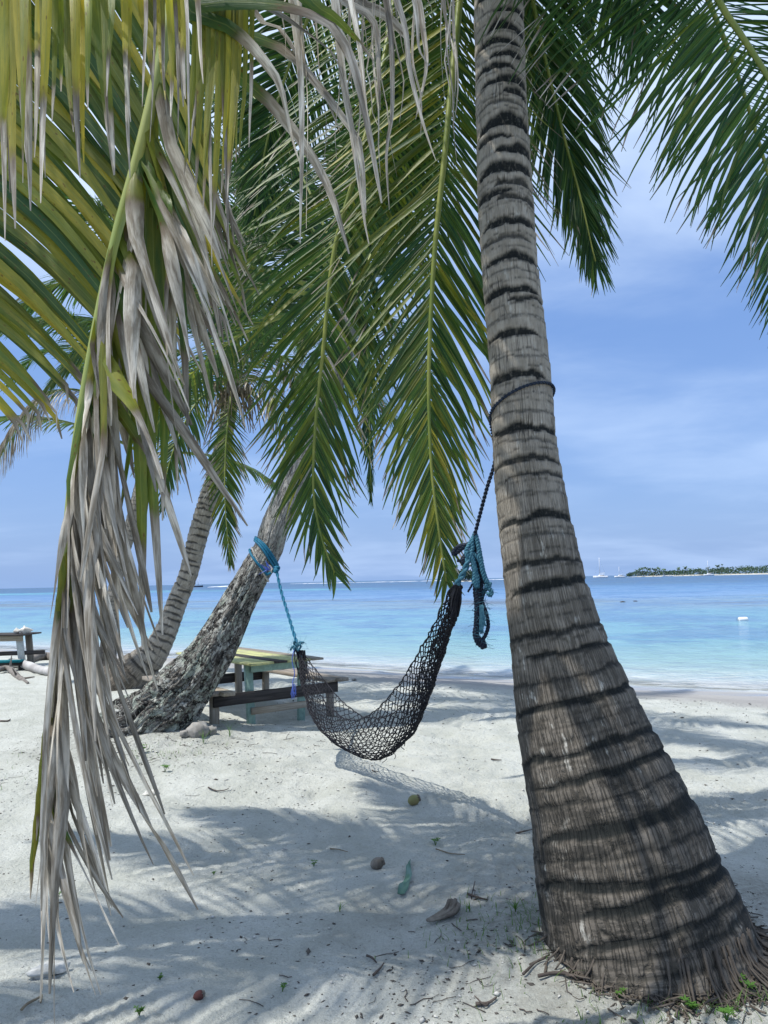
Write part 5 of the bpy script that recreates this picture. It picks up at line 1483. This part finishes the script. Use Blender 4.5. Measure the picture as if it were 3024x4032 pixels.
twig([(1470, 3850), (1495, 3825), (1512, 3800)], .006, 'short twig left of the grass patch in the sunlit sand', None, False, 4)
twig([(1445, 3770), (1465, 3785), (1482, 3800)], .006, 'short twig pair partner further left in the sunlit sand', None, False, 5)
twig([(1715, 3350), (1770, 3362), (1830, 3372)], .004, 'thin pale stem lying on the sand left of the big trunk', m_rach_dry, False, 6)
twig([(2030, 3278), (2062, 3280), (2095, 3280)], .006, 'black stick pointing at the big trunk halfway up the sand', None, False, 7)
twig([(1935, 2995), (1955, 2998), (1975, 2999)], .008, 'short dark stick in the shade right of the hammock', None, False, 8)
twig([(1465, 3040), (1478, 3043), (1490, 3045)], .006, 'small black stick just under the hammock', None, False, 9)
twig([(820, 3110), (850, 3118), (885, 3124), (900, 3122)], .006, 'bent twig on the pale sand below the leaning palm', None, True, 10)
twig([(85, 3990), (110, 3960), (150, 3945), (165, 3930), (160, 3965)], .006, 'curved dry stem at the lower left of the sand', m_rach_dry, False, 11)
twig([(1300, 3345), (1330, 3350), (1370, 3362)], .004, 'thin dry stem in the middle of the shaded sand', m_rach_dry, False, 12)
twig([(1840, 3530), (1890, 3545), (1920, 3550)], .007, 'dark twig above the curled husk', None, True, 13)
twig([(0, 2845), (30, 2848), (40, 2850)], .012, 'black stick at the left edge of the beach', None, False, 14)
twig([(1875, 3945 + 20), (1920, 3960), (1955, 3940)], .008, 'stick at the bottom edge left of the big trunk', None, True, 15)
twig([(2640, 3790), (2700, 3850), (2760, 3900)], .012, 'pale bare root-like stick below the right side of the big trunk', m_root, False, 16)

# ground litter nobody could count
m_lit = varied('litter_bits', (.13, .115, .10), (.05, .045, .04), 30, .9, .3, .002)
m_gravel = varied('coral_bits', (.62, .61, .57), (.40, .39, .36), 30, .9, .3, .002)
def scatter(name, n, mat, dens, size, seed, label, cat, flat=.5):
    rs = np.random.RandomState(seed)
    bmv = np.array([[1, 0, 0], [-1, 0, 0], [0, .55, 0], [0, -.55, 0], [.15, .1, .55], [-.2, 0, -.4]])
    ft = np.array([[4, 0, 2], [4, 2, 1], [4, 1, 3], [4, 3, 0], [5, 2, 0], [5, 1, 2], [5, 3, 1], [5, 0, 3]])
    Vs, Ts, cnt = [], [], 0
    P_ = np.stack([rs.uniform(-4.2, 5, n * 6), 2.4 + 9 * rs.uniform(0, 1, n * 6) ** 1.7], 1)
    w = dens(P_[:, 0], P_[:, 1]); P_ = P_[rs.uniform(0, 1, len(P_)) < w][:n]
    z = gz_full(P_[:, 0], P_[:, 1])
    for (x, y), zz_ in zip(P_, z):
        s_ = size * rs.lognormal(0, .45) * (.8 + .05 * y); a = rs.uniform(0, 6.28)
        v = bmv * [s_, s_ * rs.uniform(.5, 1.2), s_ * flat * rs.uniform(.6, 1.4)] * (1 + rs.normal(0, .18, (6, 1)))
        v = np.stack([v[:, 0] * math.cos(a) - v[:, 1] * math.sin(a), v[:, 0] * math.sin(a) + v[:, 1] * math.cos(a), v[:, 2]], 1) + [x, y, zz_ + s_ * flat * .25]
        Vs.append(v); Ts.append(ft + cnt); cnt += 6
    obj(name, mesh(name, np.vstack(Vs), None, mat, None, np.vstack(Ts), False), None, label, cat, None, 'stuff')
def dens_l(x, y):
    p = np.stack([x, y, x * 0], 1)
    near = np.exp(-(((x - 1.0) / .95) ** 2 + ((y - 3.2) / .8) ** 2)) * .9 + np.exp(-(((x + 2.3) / 1.3) ** 2 + ((y - 7.2) / .8) ** 2)) * .5
    return np.clip((near + .17) * (.35 + 1.1 * sstep(fbm(p * 1.3, 70, 3), -.2, .4)), 0, 1) * (shore(x, y) > 3)
scatter('litter', 9000, m_lit, dens_l, .0064, 4, 'dark husk crumbs and leaf bits strewn over the sand', 'litter')
scatter('gravel', 2600, m_gravel, dens_l, .008, 5, 'pale coral crumbs strewn over the sand', 'gravel', .7)
bag = Bag(); rs = np.random.RandomState(17)
for k in range(230):
    if k < 140: x, y = rs.normal(1.0, .7), rs.normal(3.15, .42)
    else: x, y = rs.normal(-2.2, 1.1), rs.normal(7.1, .5)
    if y < 2.3: continue
    a = rs.uniform(0, 6.28); l = rs.uniform(.03, .14); pts = []
    for t in (-.5, -.1, .2, .5):
        q = np.array([x + math.cos(a) * l * t, y + math.sin(a) * l * t]) + rs.normal(0, .006, 2); pts.append([q[0], q[1], gz(q[0], q[1]) + .004])
    bag.tube(np.array(pts), rs.uniform(.001, .0026), 4)
obj('twig_litter', bag.mesh('twig_litter', m_twig), None, 'fine twigs and root shreds round the palm feet', 'litter', None, 'stuff')

bag = Bag(); rs = np.random.RandomState(19)
for k in range(420):
    a = rs.normal(.55, .85); o = np.array([math.sin(a), -math.cos(a)]); r_ = .415 + abs(rs.normal(0, .05))
    q = cA[:2] + o * r_; b2 = rs.uniform(0, 6.28); l = rs.uniform(.01, .05); z = gz(q[0], q[1]) + rs.uniform(0, .02)
    d_ = np.array([math.cos(b2), math.sin(b2), rs.uniform(-.2, .3)]) * l
    p_ = np.array([q[0], q[1], z]); bag.tube(np.array([p_ - d_, p_ + rs.normal(0, .004, 3), p_ + d_]), rs.uniform(.0015, .005), 4)
obj('bark_litter', bag.mesh('bark_litter', m_root), None, 'brown bark shreds heaped at the foot of the big palm', 'litter', None, 'stuff')

# grass and weeds
m_grass, nb, bs = principled('grass_blade', (.07, .16, .03), .5, .3)
trn = nb.node('ShaderNodeBsdfTranslucent'); mx = nb.node('ShaderNodeMixShader'); mx.inputs[0].default_value = .4
gc = nb.mix(nb.noise(nb.node('ShaderNodeTexCoord').outputs['Object'], 9, 3), (.045, .13, .025), (.15, .26, .05))
nb.put(bs.inputs['Base Color'], gc); nb.put(trn.inputs[0], nb.mix(1., gc, (1.8, 1.8, 1.2), 'MULTIPLY'))
l_ = m_grass.node_tree.links; l_.new(bs.outputs[0], mx.inputs[1]); l_.new(trn.outputs[0], mx.inputs[2]); l_.new(mx.outputs[0], m_grass.node_tree.nodes['Material Output'].inputs[0])


def blade_geo(p, dirv, h, w, bendv, n=4):
    side = nrm(np.cross(dirv, [0, 0, 1]) + 1e-6); V = []
    for i in range(n + 1):
        t = i / n; c = p + np.array([0, 0, 1]) * h * t * (1 - .35 * t * bendv) + dirv * h * bendv * t * t
        ww = w * (1 - t) ** .7 + .0003
        V += [c - side * ww / 2, c + side * ww / 2]
    Q = [[2 * i, 2 * i + 1, 2 * i + 3, 2 * i + 2] for i in range(n)]
    return np.array(V), Q


bag = Bag(); rs = np.random.RandomState(31)
for k in range(1150):
    q_ = rs.uniform()
    if q_ < .42: x, y = rs.normal(.72, .24), rs.normal(3.45, .2)
    elif q_ < .62: x, y = rs.normal(1.0, .3), rs.normal(2.85, .12)
    elif q_ < .82: x, y = rs.normal(1.65, .22), rs.normal(2.82, .12)
    elif q_ < .95: x, y = rs.normal(-2.1, .35), rs.normal(6.95, .22)
    else: x, y = rs.normal(-3.6, .3), rs.normal(6.6, .3)
    if math.hypot(x - cA[0], y - cA[1]) < .44: continue
    a = rs.uniform(0, 6.28); h = rs.uniform(.02, .075)
    bag.add(*blade_geo(np.array([x, y, gz(x, y) - .004]), np.array([math.cos(a), math.sin(a), 0]), h, rs.uniform(.0022, .0045), rs.uniform(.3, 1.2)))
obj('grass', bag.mesh('grass', m_grass), None, 'thin green grass sprouting round the palm feet', 'grass', None, 'stuff')


def weed(px, py, label, n, h, w, group='small weeds growing in the sand', seed=0, leafy=False):
    h *= .6 if py > 3200 else 1; w *= .75
    g = G(px, py); rs = np.random.RandomState(seed + 40)
    t = thing('weed', label, 'weed', g, group)
    for k in range(n):
        a = rs.uniform(0, 6.28); d_ = np.array([math.cos(a), math.sin(a), 0])
        if leafy:
            bag = Bag(); hh = h * rs.uniform(.5, 1.); top = d_ * hh * .4 + np.array([0, 0, hh])
            bag.tube(spline([np.zeros(3), top * .5 + [0, 0, hh * .1], top], 5), .0014, 4)
            for q in range(6):
                b2 = a + q * 1.1 + rs.uniform(-.35, .35); o = np.array([math.cos(b2), math.sin(b2), .35]); L0 = h * rs.uniform(.35, .6)
                sd_ = nrm(np.cross(o, [0, 0, 1]));
                w = h * .085
                V = np.array([top, top + o * L0 * .4 - sd_ * w, top + o * L0 * .45 + [0, 0, -.002], top + o * L0 * .4 + sd_ * w, top + o * L0 - [0, 0, L0 * .12]])
                bag.add(V, [[0, 1, 2, 2]][:0] or np.zeros((0, 4), int), [[0, 1, 2], [0, 2, 3], [2, 1, 4], [3, 2, 4]])
            obj('stem', bag.mesh('stem', m_weed), t)
        else:
            V, Q = blade_geo(np.zeros(3), d_, h * rs.uniform(.6, 1.1), w, rs.uniform(.4, 1.2))
            obj('blade', mesh('blade', V, Q, m_grass), t)
m_weed = m_grass.copy(); m_weed.name = 'weed_leaf'
for n_ in m_weed.node_tree.nodes:
    if n_.type == 'MIX': 
        if not n_.inputs[6].is_linked: n_.inputs[6].default_value = (.05, .15, .03, 1); n_.inputs[7].default_value = (.14, .27, .05, 1)
weed(842, 3455, 'tiny green weed alone in the shaded sand at left centre', 4, .035, .008, seed=1, leafy=True)
weed(1236, 3412, 'small dark green weed in the shaded sand at centre', 5, .05, .009, seed=2, leafy=True)
weed(1338, 3590, 'spiky grass sprout with a few long blades', 8, .10, .006, seed=3)
weed(630, 3860, 'low spreading green weed at the bottom of the sand', 7, .035, .008, seed=4, leafy=True)
weed(548, 4000, 'feathery weed at the bottom edge left of the middle', 9, .05, .008, seed=5, leafy=True)
weed(1112, 3905, 'thin upright weed left of the litter patch', 4, .05, .007, seed=6, leafy=True)
weed(232, 3530, 'small weed behind the dangling frond tip', 4, .035, .008, seed=7, leafy=True)
weed(1715, 3320, 'loose green weed right of the dry grey coconut', 6, .07, .009, seed=8, leafy=True)
weed(1850, 3590, 'yellow-green grass tuft above the curled husk', 12, .09, .006, seed=9)
weed(2030, 3590, 'dense grass tuft left of the big trunk foot', 26, .12, .006, seed=10)
weed(2650, 3925, 'bright leafy weed below the middle of the big trunk', 5, .09, .013, seed=11, leafy=True)
weed(2720, 3990, 'bright leafy weed at the bottom edge below the trunk', 6, .08, .013, seed=12, leafy=True)
weed(2935, 3905, 'bright leafy weed right of the big trunk roots', 4, .10, .013, seed=13, leafy=True)
weed(2860, 4010, 'bright leafy weed in the bottom right corner', 6, .08, .012, seed=14, leafy=True)
weed(2330, 3790, 'dark leafy weed at the left foot of the big trunk', 6, .07, .011, seed=15, leafy=True)
weed(2440, 3940, 'dull leafy weed left of the bright ones', 6, .06, .010, seed=16, leafy=True)
weed(905, 2905, 'wispy grass tuft at the foot of the near bench leg', 12, .22, .006, seed=17)
weed(800, 2935, 'wispy grass tuft in front of the large grey stone', 9, .20, .006, seed=18)
weed(560, 2965, 'low green weed under the leaning trunk foot', 9, .07, .014, seed=19, leafy=True)
weed(650, 3040, 'low weed on the mound below the leaning palm', 7, .06, .012, seed=20, leafy=True)

# ------------------------------------------------------------------ out on the water
m_hull = varied('white_hull', (.80, .80, .79), (.74, .74, .74), 2, .35, .0)
m_glassd = varied('dark_cabin_glass', (.03, .04, .06), (.05, .06, .09), 2, .2, .0)
m_navy = varied('navy_hull', (.02, .03, .06), (.03, .04, .07), 2, .4, .0)
m_mast = varied('mast', (.75, .76, .78), (.68, .69, .7), 2, .4, .0)


def sea_pt(px, py):
    v = fw + (px - 1512) / F * rt - (py - 2016) / F * up
    return EYE + v * ((SEA_Z - EYE[2]) / v[2])


def hull_mesh(L_, Bm, H, bow=.35, n=14, sheer=.25):
    t = np.linspace(0, 1, n); V = []
    for q in t:
        w = Bm / 2 * (1 - max(0, (q - (1 - bow)) / bow) ** 2.0) * (.82 + .18 * min(1, q * 4)); x = (q - .5) * L_
        top = H * (1 + sheer * max(0, q - .55) * 1.4)
        V += [[x, -w, top], [x, -w * .86, H * .25], [x, 0, -H * .25], [x, w * .86, H * .25], [x, w, top]]
    Q = []
    for i in range(n - 1):
        for k in range(4): Q.append([i * 5 + k, i * 5 + k + 1, i * 5 + k + 6, i * 5 + k + 5])
        Q.append([i * 5 + 4, i * 5, i * 5 + 5, i * 5 + 9])
    return np.array(V), Q, [[0, 2, 1], [0, 4, 2], [4, 3, 2]]


def box_arr(x0, x1, y0, y1, z0, z1, tap=0.):
    V = np.array([[x0, y0, z0], [x1, y0, z0], [x1, y1, z0], [x0, y1, z0], [x0 + tap, y0 + tap * .4, z1], [x1 - tap, y0 + tap * .4, z1], [x1 - tap, y1 - tap * .4, z1], [x0 + tap, y1 - tap * .4, z1]])
    return V, [[0, 3, 2, 1], [4, 5, 6, 7], [0, 1, 5, 4], [1, 2, 6, 5], [2, 3, 7, 6], [3, 0, 4, 7]]


def boat(px, py, D, Ln, label, mast=0., cat=False, cabin=True, hull=None, az=0., group='boats anchored on the lagoon', boom=False, nm='sailboat', ct='boat'):
    # stands on the sea surface D metres out, in the direction of the picture point
    v = fw + (px - 1512) / F * rt - (py - 2016) / F * up
    p = EYE + v * (D / v[1]); p[2] = SEA_Z
    t = thing(nm, label, ct, p, group); t.rotation_euler = (0, 0, az)
    H = Ln * .13; m = hull or m_hull
    if cat:
        for sy in (-1, 1):
            V, Q, T = hull_mesh(Ln, Ln * .13, H * 1.15); V[:, 1] += sy * Ln * .19
            obj('hull', mesh('hull', V, Q, m, None, T, False), t)
        bag = Bag(); bag.add(*box_arr(-Ln * .42, Ln * .22, -Ln * .24, Ln * .24, H * .75, H * 1.1)); obj('bridge_deck', bag.mesh('bridge_deck', m, smooth=False), t)
    else:
        V, Q, T = hull_mesh(Ln, Ln * .28, H); obj('hull', mesh('hull', V, Q, m, None, T, False), t)
    if cabin:
        bag = Bag(); bag.add(*box_arr(-Ln * .30, Ln * .14, -Ln * .13, Ln * .13, H, H * 1.75, Ln * .04)); obj('cabin', bag.mesh('cabin', m, smooth=False), t)
        bag = Bag(); bag.add(*box_arr(-Ln * .22, Ln * .12, -Ln * .135, Ln * .135, H * 1.22, H * 1.5, Ln * .02)); obj('cabin_window', bag.mesh('cabin_window', m_glassd, smooth=False), t)
        bag = Bag(); bag.add(*box_arr(-Ln * .42, -Ln * .14, -Ln * .16, Ln * .16, H * 2.1, H * 2.2)); obj('bimini', bag.mesh('bimini', m, smooth=False), t)
    if mast:
        bag = Bag(); bag.tube(np.array([[Ln * .06, 0, H], [Ln * .04, 0, mast]]), np.array([.30, .20]) * (Ln / 13), 6); obj('mast', bag.mesh('mast', m_mast), t)
        bag = Bag()
        for a in ([Ln * .48, 0, H], [-Ln * .45, 0, H], [Ln * .02, Ln * .2, H], [Ln * .02, -Ln * .2, H]): bag.tube(np.array([a, [Ln * .04, 0, mast * .97]]), .022 * (Ln / 13), 4)
        obj('rigging', bag.mesh('rigging', m_glassd), t)
        if boom:
            bag = Bag(); bag.tube(np.array([[Ln * .05, 0, H * 2.6], [-Ln * .36, 0, H * 2.9]]), .22 * (Ln / 13), 6); obj('boom', bag.mesh('boom', m_hull), t)
    return t


boat(2364, 2263, 640, 11.5, 'white catamaran with a tall bare mast, nearest the big trunk', 17.5, True, True, None, math.pi + .1, boom=True)
boat(2440, 2263, 660, 9.6, 'white yacht with a thin leaning mast between catamaran and island', 9.5, False, True, None, math.pi)
boat(2500, 2264, 620, 3.4, 'little white dinghy at the left tip of the island', 0, False, False, None, 0.1, nm='dinghy')
boat(2618, 2258, 640, 5.5, 'small white motor boat by the island, left of a close pair', 0, False, True, None, .2, nm='motor_boat')
boat(2640, 2257, 640, 4.8, 'small white motor boat by the island, right of a close pair', 0, False, True, None, -.3, nm='motor_boat')
boat(2790, 2253, 610, 8.8, 'white yacht anchored in front of the middle of the island', 12.5, False, True, None, math.pi + .05)
boat(778, 2312, 520, 7.6, 'dark open boat with a thin mast far out behind the leaning palm', 6.5, False, False, m_navy, .05)

# mooring buoy
v = sea_pt(2926, 2443); by = thing('buoy', 'white drum-shaped mooring buoy floating on the turquoise water', 'buoy', v)
n = 16; prof = [(-.19, .03), (-.18, .085), (-.15, .105), (.15, .105), (.18, .085), (.19, .03)]
bag = Bag(); bag.tube(np.array([[x, 0, .035] for x, r in prof]), np.array([r for x, r in prof]), 16); obj('float', bag.mesh('float', m_hull), by)
bag = Bag(); th = np.linspace(0, 6.283, 18); bag.tube(np.array([[-.20 + .035 * math.cos(a) - .02, 0, .03 + .035 * math.sin(a)] for a in th]), .007, 5); obj('ring', bag.mesh('ring', m_dkrope), by)
# two dark rocks that break the surface on the reef
m_reef = varied('reef_rock', (.06, .05, .045), (.03, .028, .025), 4, .8, .5, .02)
for px, py, s_, lb_ in [(2502, 2368, .11, 'round dark rock breaking the surface on the reef'), (2452, 2371, .14, 'low flat rock breaking the surface on the reef, nearer the trunk')]:
    p = sea_pt(px, py); obj('reef_rock', lumpy('reef_rock', p, (s_ * 1.5, s_, s_ * .55), int(px), m_reef, 0, .3), None, lb_, 'rock', 'rocks on the reef', None, p)
# breakers on the far reef
m_surf = varied('surf', (.82, .84, .86), (.70, .74, .78), .3, .8, .0)
bag = Bag(); rs = np.random.RandomState(77)
for k in range(70):
    px = rs.uniform(1180, 2140) if k < 55 else rs.uniform(820, 1000)
    v = fw + (px - 1512) / F * rt; D = rs.uniform(760, 900) if k < 55 else rs.uniform(420, 520); p = EYE + v * (D / v[1])
    l = rs.uniform(3, 16); h = rs.uniform(.15, .5)
    xs = np.linspace(-l, l, 7); bag.tube(np.stack([p[0] + xs, p[1] + rs.normal(0, 1.2, 7), np.full(7, SEA_Z + h * .3)], 1), h * np.array([.15, .7, 1, .8, 1, .6, .1]), 6)
obj('surf', bag.mesh('surf', m_surf), None, 'line of white breakers on the far reef', 'surf', None, 'stuff')

# ------------------------------------------------------------------ the islands
m_isand = varied('island_sand', (.60, .58, .50), (.50, .48, .42), .2, .9, .0)
m_ileaf = varied('island_leaf', (.085, .14, .085), (.045, .085, .055), .35, .8, .0, detail=3)
m_ipalm = varied('island_palm_leaf', (.09, .15, .075), (.05, .09, .05), .5, .7, .0)
m_itrunk = varied('island_trunk', (.25, .23, .2), (.18, .16, .14), 1., .9, .0)


def island(name, px0, px1, D, dep_, seed):
    x0 = P(px0, 2260, D)[0]; x1 = P(px1, 2260, D)[0]; cx, hx = (x0 + x1) / 2, (x1 - x0) / 2
    n, m = 60, 12
    t = np.linspace(-1, 1, n); r = np.linspace(-1, 1, m); V = []
    for a in t:
        w = dep_ * math.sqrt(max(0, 1 - a * a)) * (1 + .15 * math.sin(a * 7 + seed)) + .05
        for c in r: V.append([cx + a * hx, D + dep_ + c * w, SEA_Z - .3 + 1.5 * (1 - c * c) ** .7 * (1 - a ** 8)])
    Q = [[i * m + k, i * m + m + k, i * m + m + k + 1, i * m + k + 1] for i in range(n - 1) for k in range(m - 1)]
    obj(name, mesh(name, V, Q, m_isand), kind='structure')
    return cx, hx


def bush_mass(name, cx, hx, D, dep_, hfun, label, seed, n=5200):
    rs = np.random.RandomState(seed); V, T = [], []
    c0 = 0
    for k in range(n):
        a = rs.uniform(-.97, .97); w = dep_ * math.sqrt(1 - a * a); y = D + dep_ + rs.uniform(-.85, .4) * w
        hh = hfun(a) * (1 + .35 * vn(np.array([[a * 20, y * .2, seed]]), 3)[0])
        z = SEA_Z + .8 + hh * rs.uniform(.02, 1) ** .7
        c = np.array([cx + a * hx, y, z]); s_ = rs.uniform(.35, .95)
        for _ in range(2):
            e1, e2 = nrm(rs.normal(0, 1, 3)), nrm(rs.normal(0, 1, 3))
            V += [c + e1 * s_, c + e2 * s_, c - e1 * s_ * .8, c - e2 * s_ * .6]; T += [[c0, c0 + 1, c0 + 2], [c0, c0 + 2, c0 + 3]]; c0 += 4
    obj(name, mesh(name, np.array(V), None, m_ileaf, None, T, False), None, label, 'island trees', None, 'stuff')


def far_palm(px, topy, D, label, group, seed, lean=0., cr=3.2):
    rs = np.random.RandomState(seed + 7)
    b0 = P(px, 2255, D); b0[2] = SEA_Z + .7; top = P(px + lean, topy, D)
    t = thing('palm_tree', label, 'palm tree', b0, group)
    bag = Bag(); bag.tube(spline([b0, (b0 + top) / 2 + [rs.normal(0, .3), 0, 0], top], 8), np.linspace(.26, .16, 8), 5); obj('trunk', bag.mesh('trunk', m_itrunk, b0), t)
    V, T, c0 = [], [], 0
    for q in range(16):
        az = rs.uniform(0, 6.28); el = rs.uniform(-.35, 1.2); p = top.copy(); d_ = np.array([math.cos(az) * math.cos(el), math.sin(az) * math.cos(el), math.sin(el)])
        sdv = np.array([-math.sin(az), math.cos(az), 0]); ln_ = cr * rs.uniform(.8, 1.1)
        prev = None
        for j in range(6):
            w = ln_ * .17 * math.sin(math.pi * min(1, (j + .6) / 6.3)); dn = np.array([0, 0, -w * .8])
            cur = [p - sdv * w + dn, p, p + sdv * w + dn]; V += cur
            if j:
                T += [[c0 - 3, c0, c0 + 1], [c0 - 3, c0 + 1, c0 - 2], [c0 - 2, c0 + 1, c0 + 2], [c0 - 2, c0 + 2, c0 - 1]]
            c0 += 3
            d_ = nrm(d_ + [0, 0, -.26]); p = p + d_ * ln_ / 6
    obj('crown', mesh('crown', np.array(V) - b0, None, m_ipalm, None, T, False), t)


DI = 680
icx, ihx = island('island', 2490, 3420, DI, 26, 1)
bush_mass('island_trees', icx, ihx, DI, 26, lambda a: np.interp(a, [-1, -.93, -.86, -.6, -.3, 0, .4, 1], [1.6, 3.4, 4.2, 4.0, 4.6, 6.2, 6.5, 4.5]), 'low green tree cover on the right-hand island', 8, 5600)
GI = 'palms standing above the right-hand island'
for k, (px, ty, lb, ln) in enumerate([(2508, 2246, 'leftmost short palm on the right-hand island', 0), (2518, 2240, 'second palm from the left tip of the right-hand island', 2), (2532, 2238, 'broad palm at the left clump of the right-hand island', -2), (2542, 2236, 'tallest palm of the island left clump', 1),
        (2556, 2240, 'palm just right of the island left clump', 0), (2572, 2241, 'palm left of the gap by the close pair of boats', 1), (2584, 2243, 'short palm above the close pair of boats', 0), (2602, 2236, 'leaning palm behind the close pair of boats', -8), (2614, 2240, 'straight palm behind the close pair of boats', 0),
        (2672, 2237, 'palm right of the close pair of boats', 0), (2698, 2234, 'tall palm in the middle left of the island', 0), (2716, 2240, 'short palm right of the middle tall one', 0), (2754, 2239, 'palm left of the yacht with the mast', 0), (2788, 2236, 'palm right behind the masted yacht', 0),
        (2824, 2228, 'tall palm right of the masted yacht', 1), (2843, 2222, 'tallest palm with a tiny crown on a thin trunk', 0), (2937, 2240, 'low palm near the right edge of the picture', 0), (3002, 2236, 'lone slim palm at the right edge of the picture', 0)]):
    far_palm(px, ty, DI + 8 + (k % 4) * 4, lb, GI, k, ln, 3.1 if k not in (15, 17) else 1.7)
sx0, shx = island('islet', 1742, 1888, 470, 8, 3)
bush_mass('islet_trees', sx0, shx, 470, 8, lambda a: np.interp(a, [-1, -.6, 0, .5, 1], [2.5, 5.0, 6.6, 5.6, 2.5]), 'pale green tree cover on the islet behind the rope tangle', 12, 1500)
GS = 'palms on the islet behind the rope tangle'
for k, (px, ty, lb) in enumerate([(1768, 2236, 'left palm on the small islet'), (1795, 2226, 'left middle palm on the small islet'), (1822, 2222, 'tallest middle palm on the small islet'), (1846, 2228, 'right middle palm on the small islet'), (1866, 2238, 'right palm on the small islet')]):
    far_palm(px, ty, 474 + k * 2, lb, GS, 40 + k, 0, 2.6)
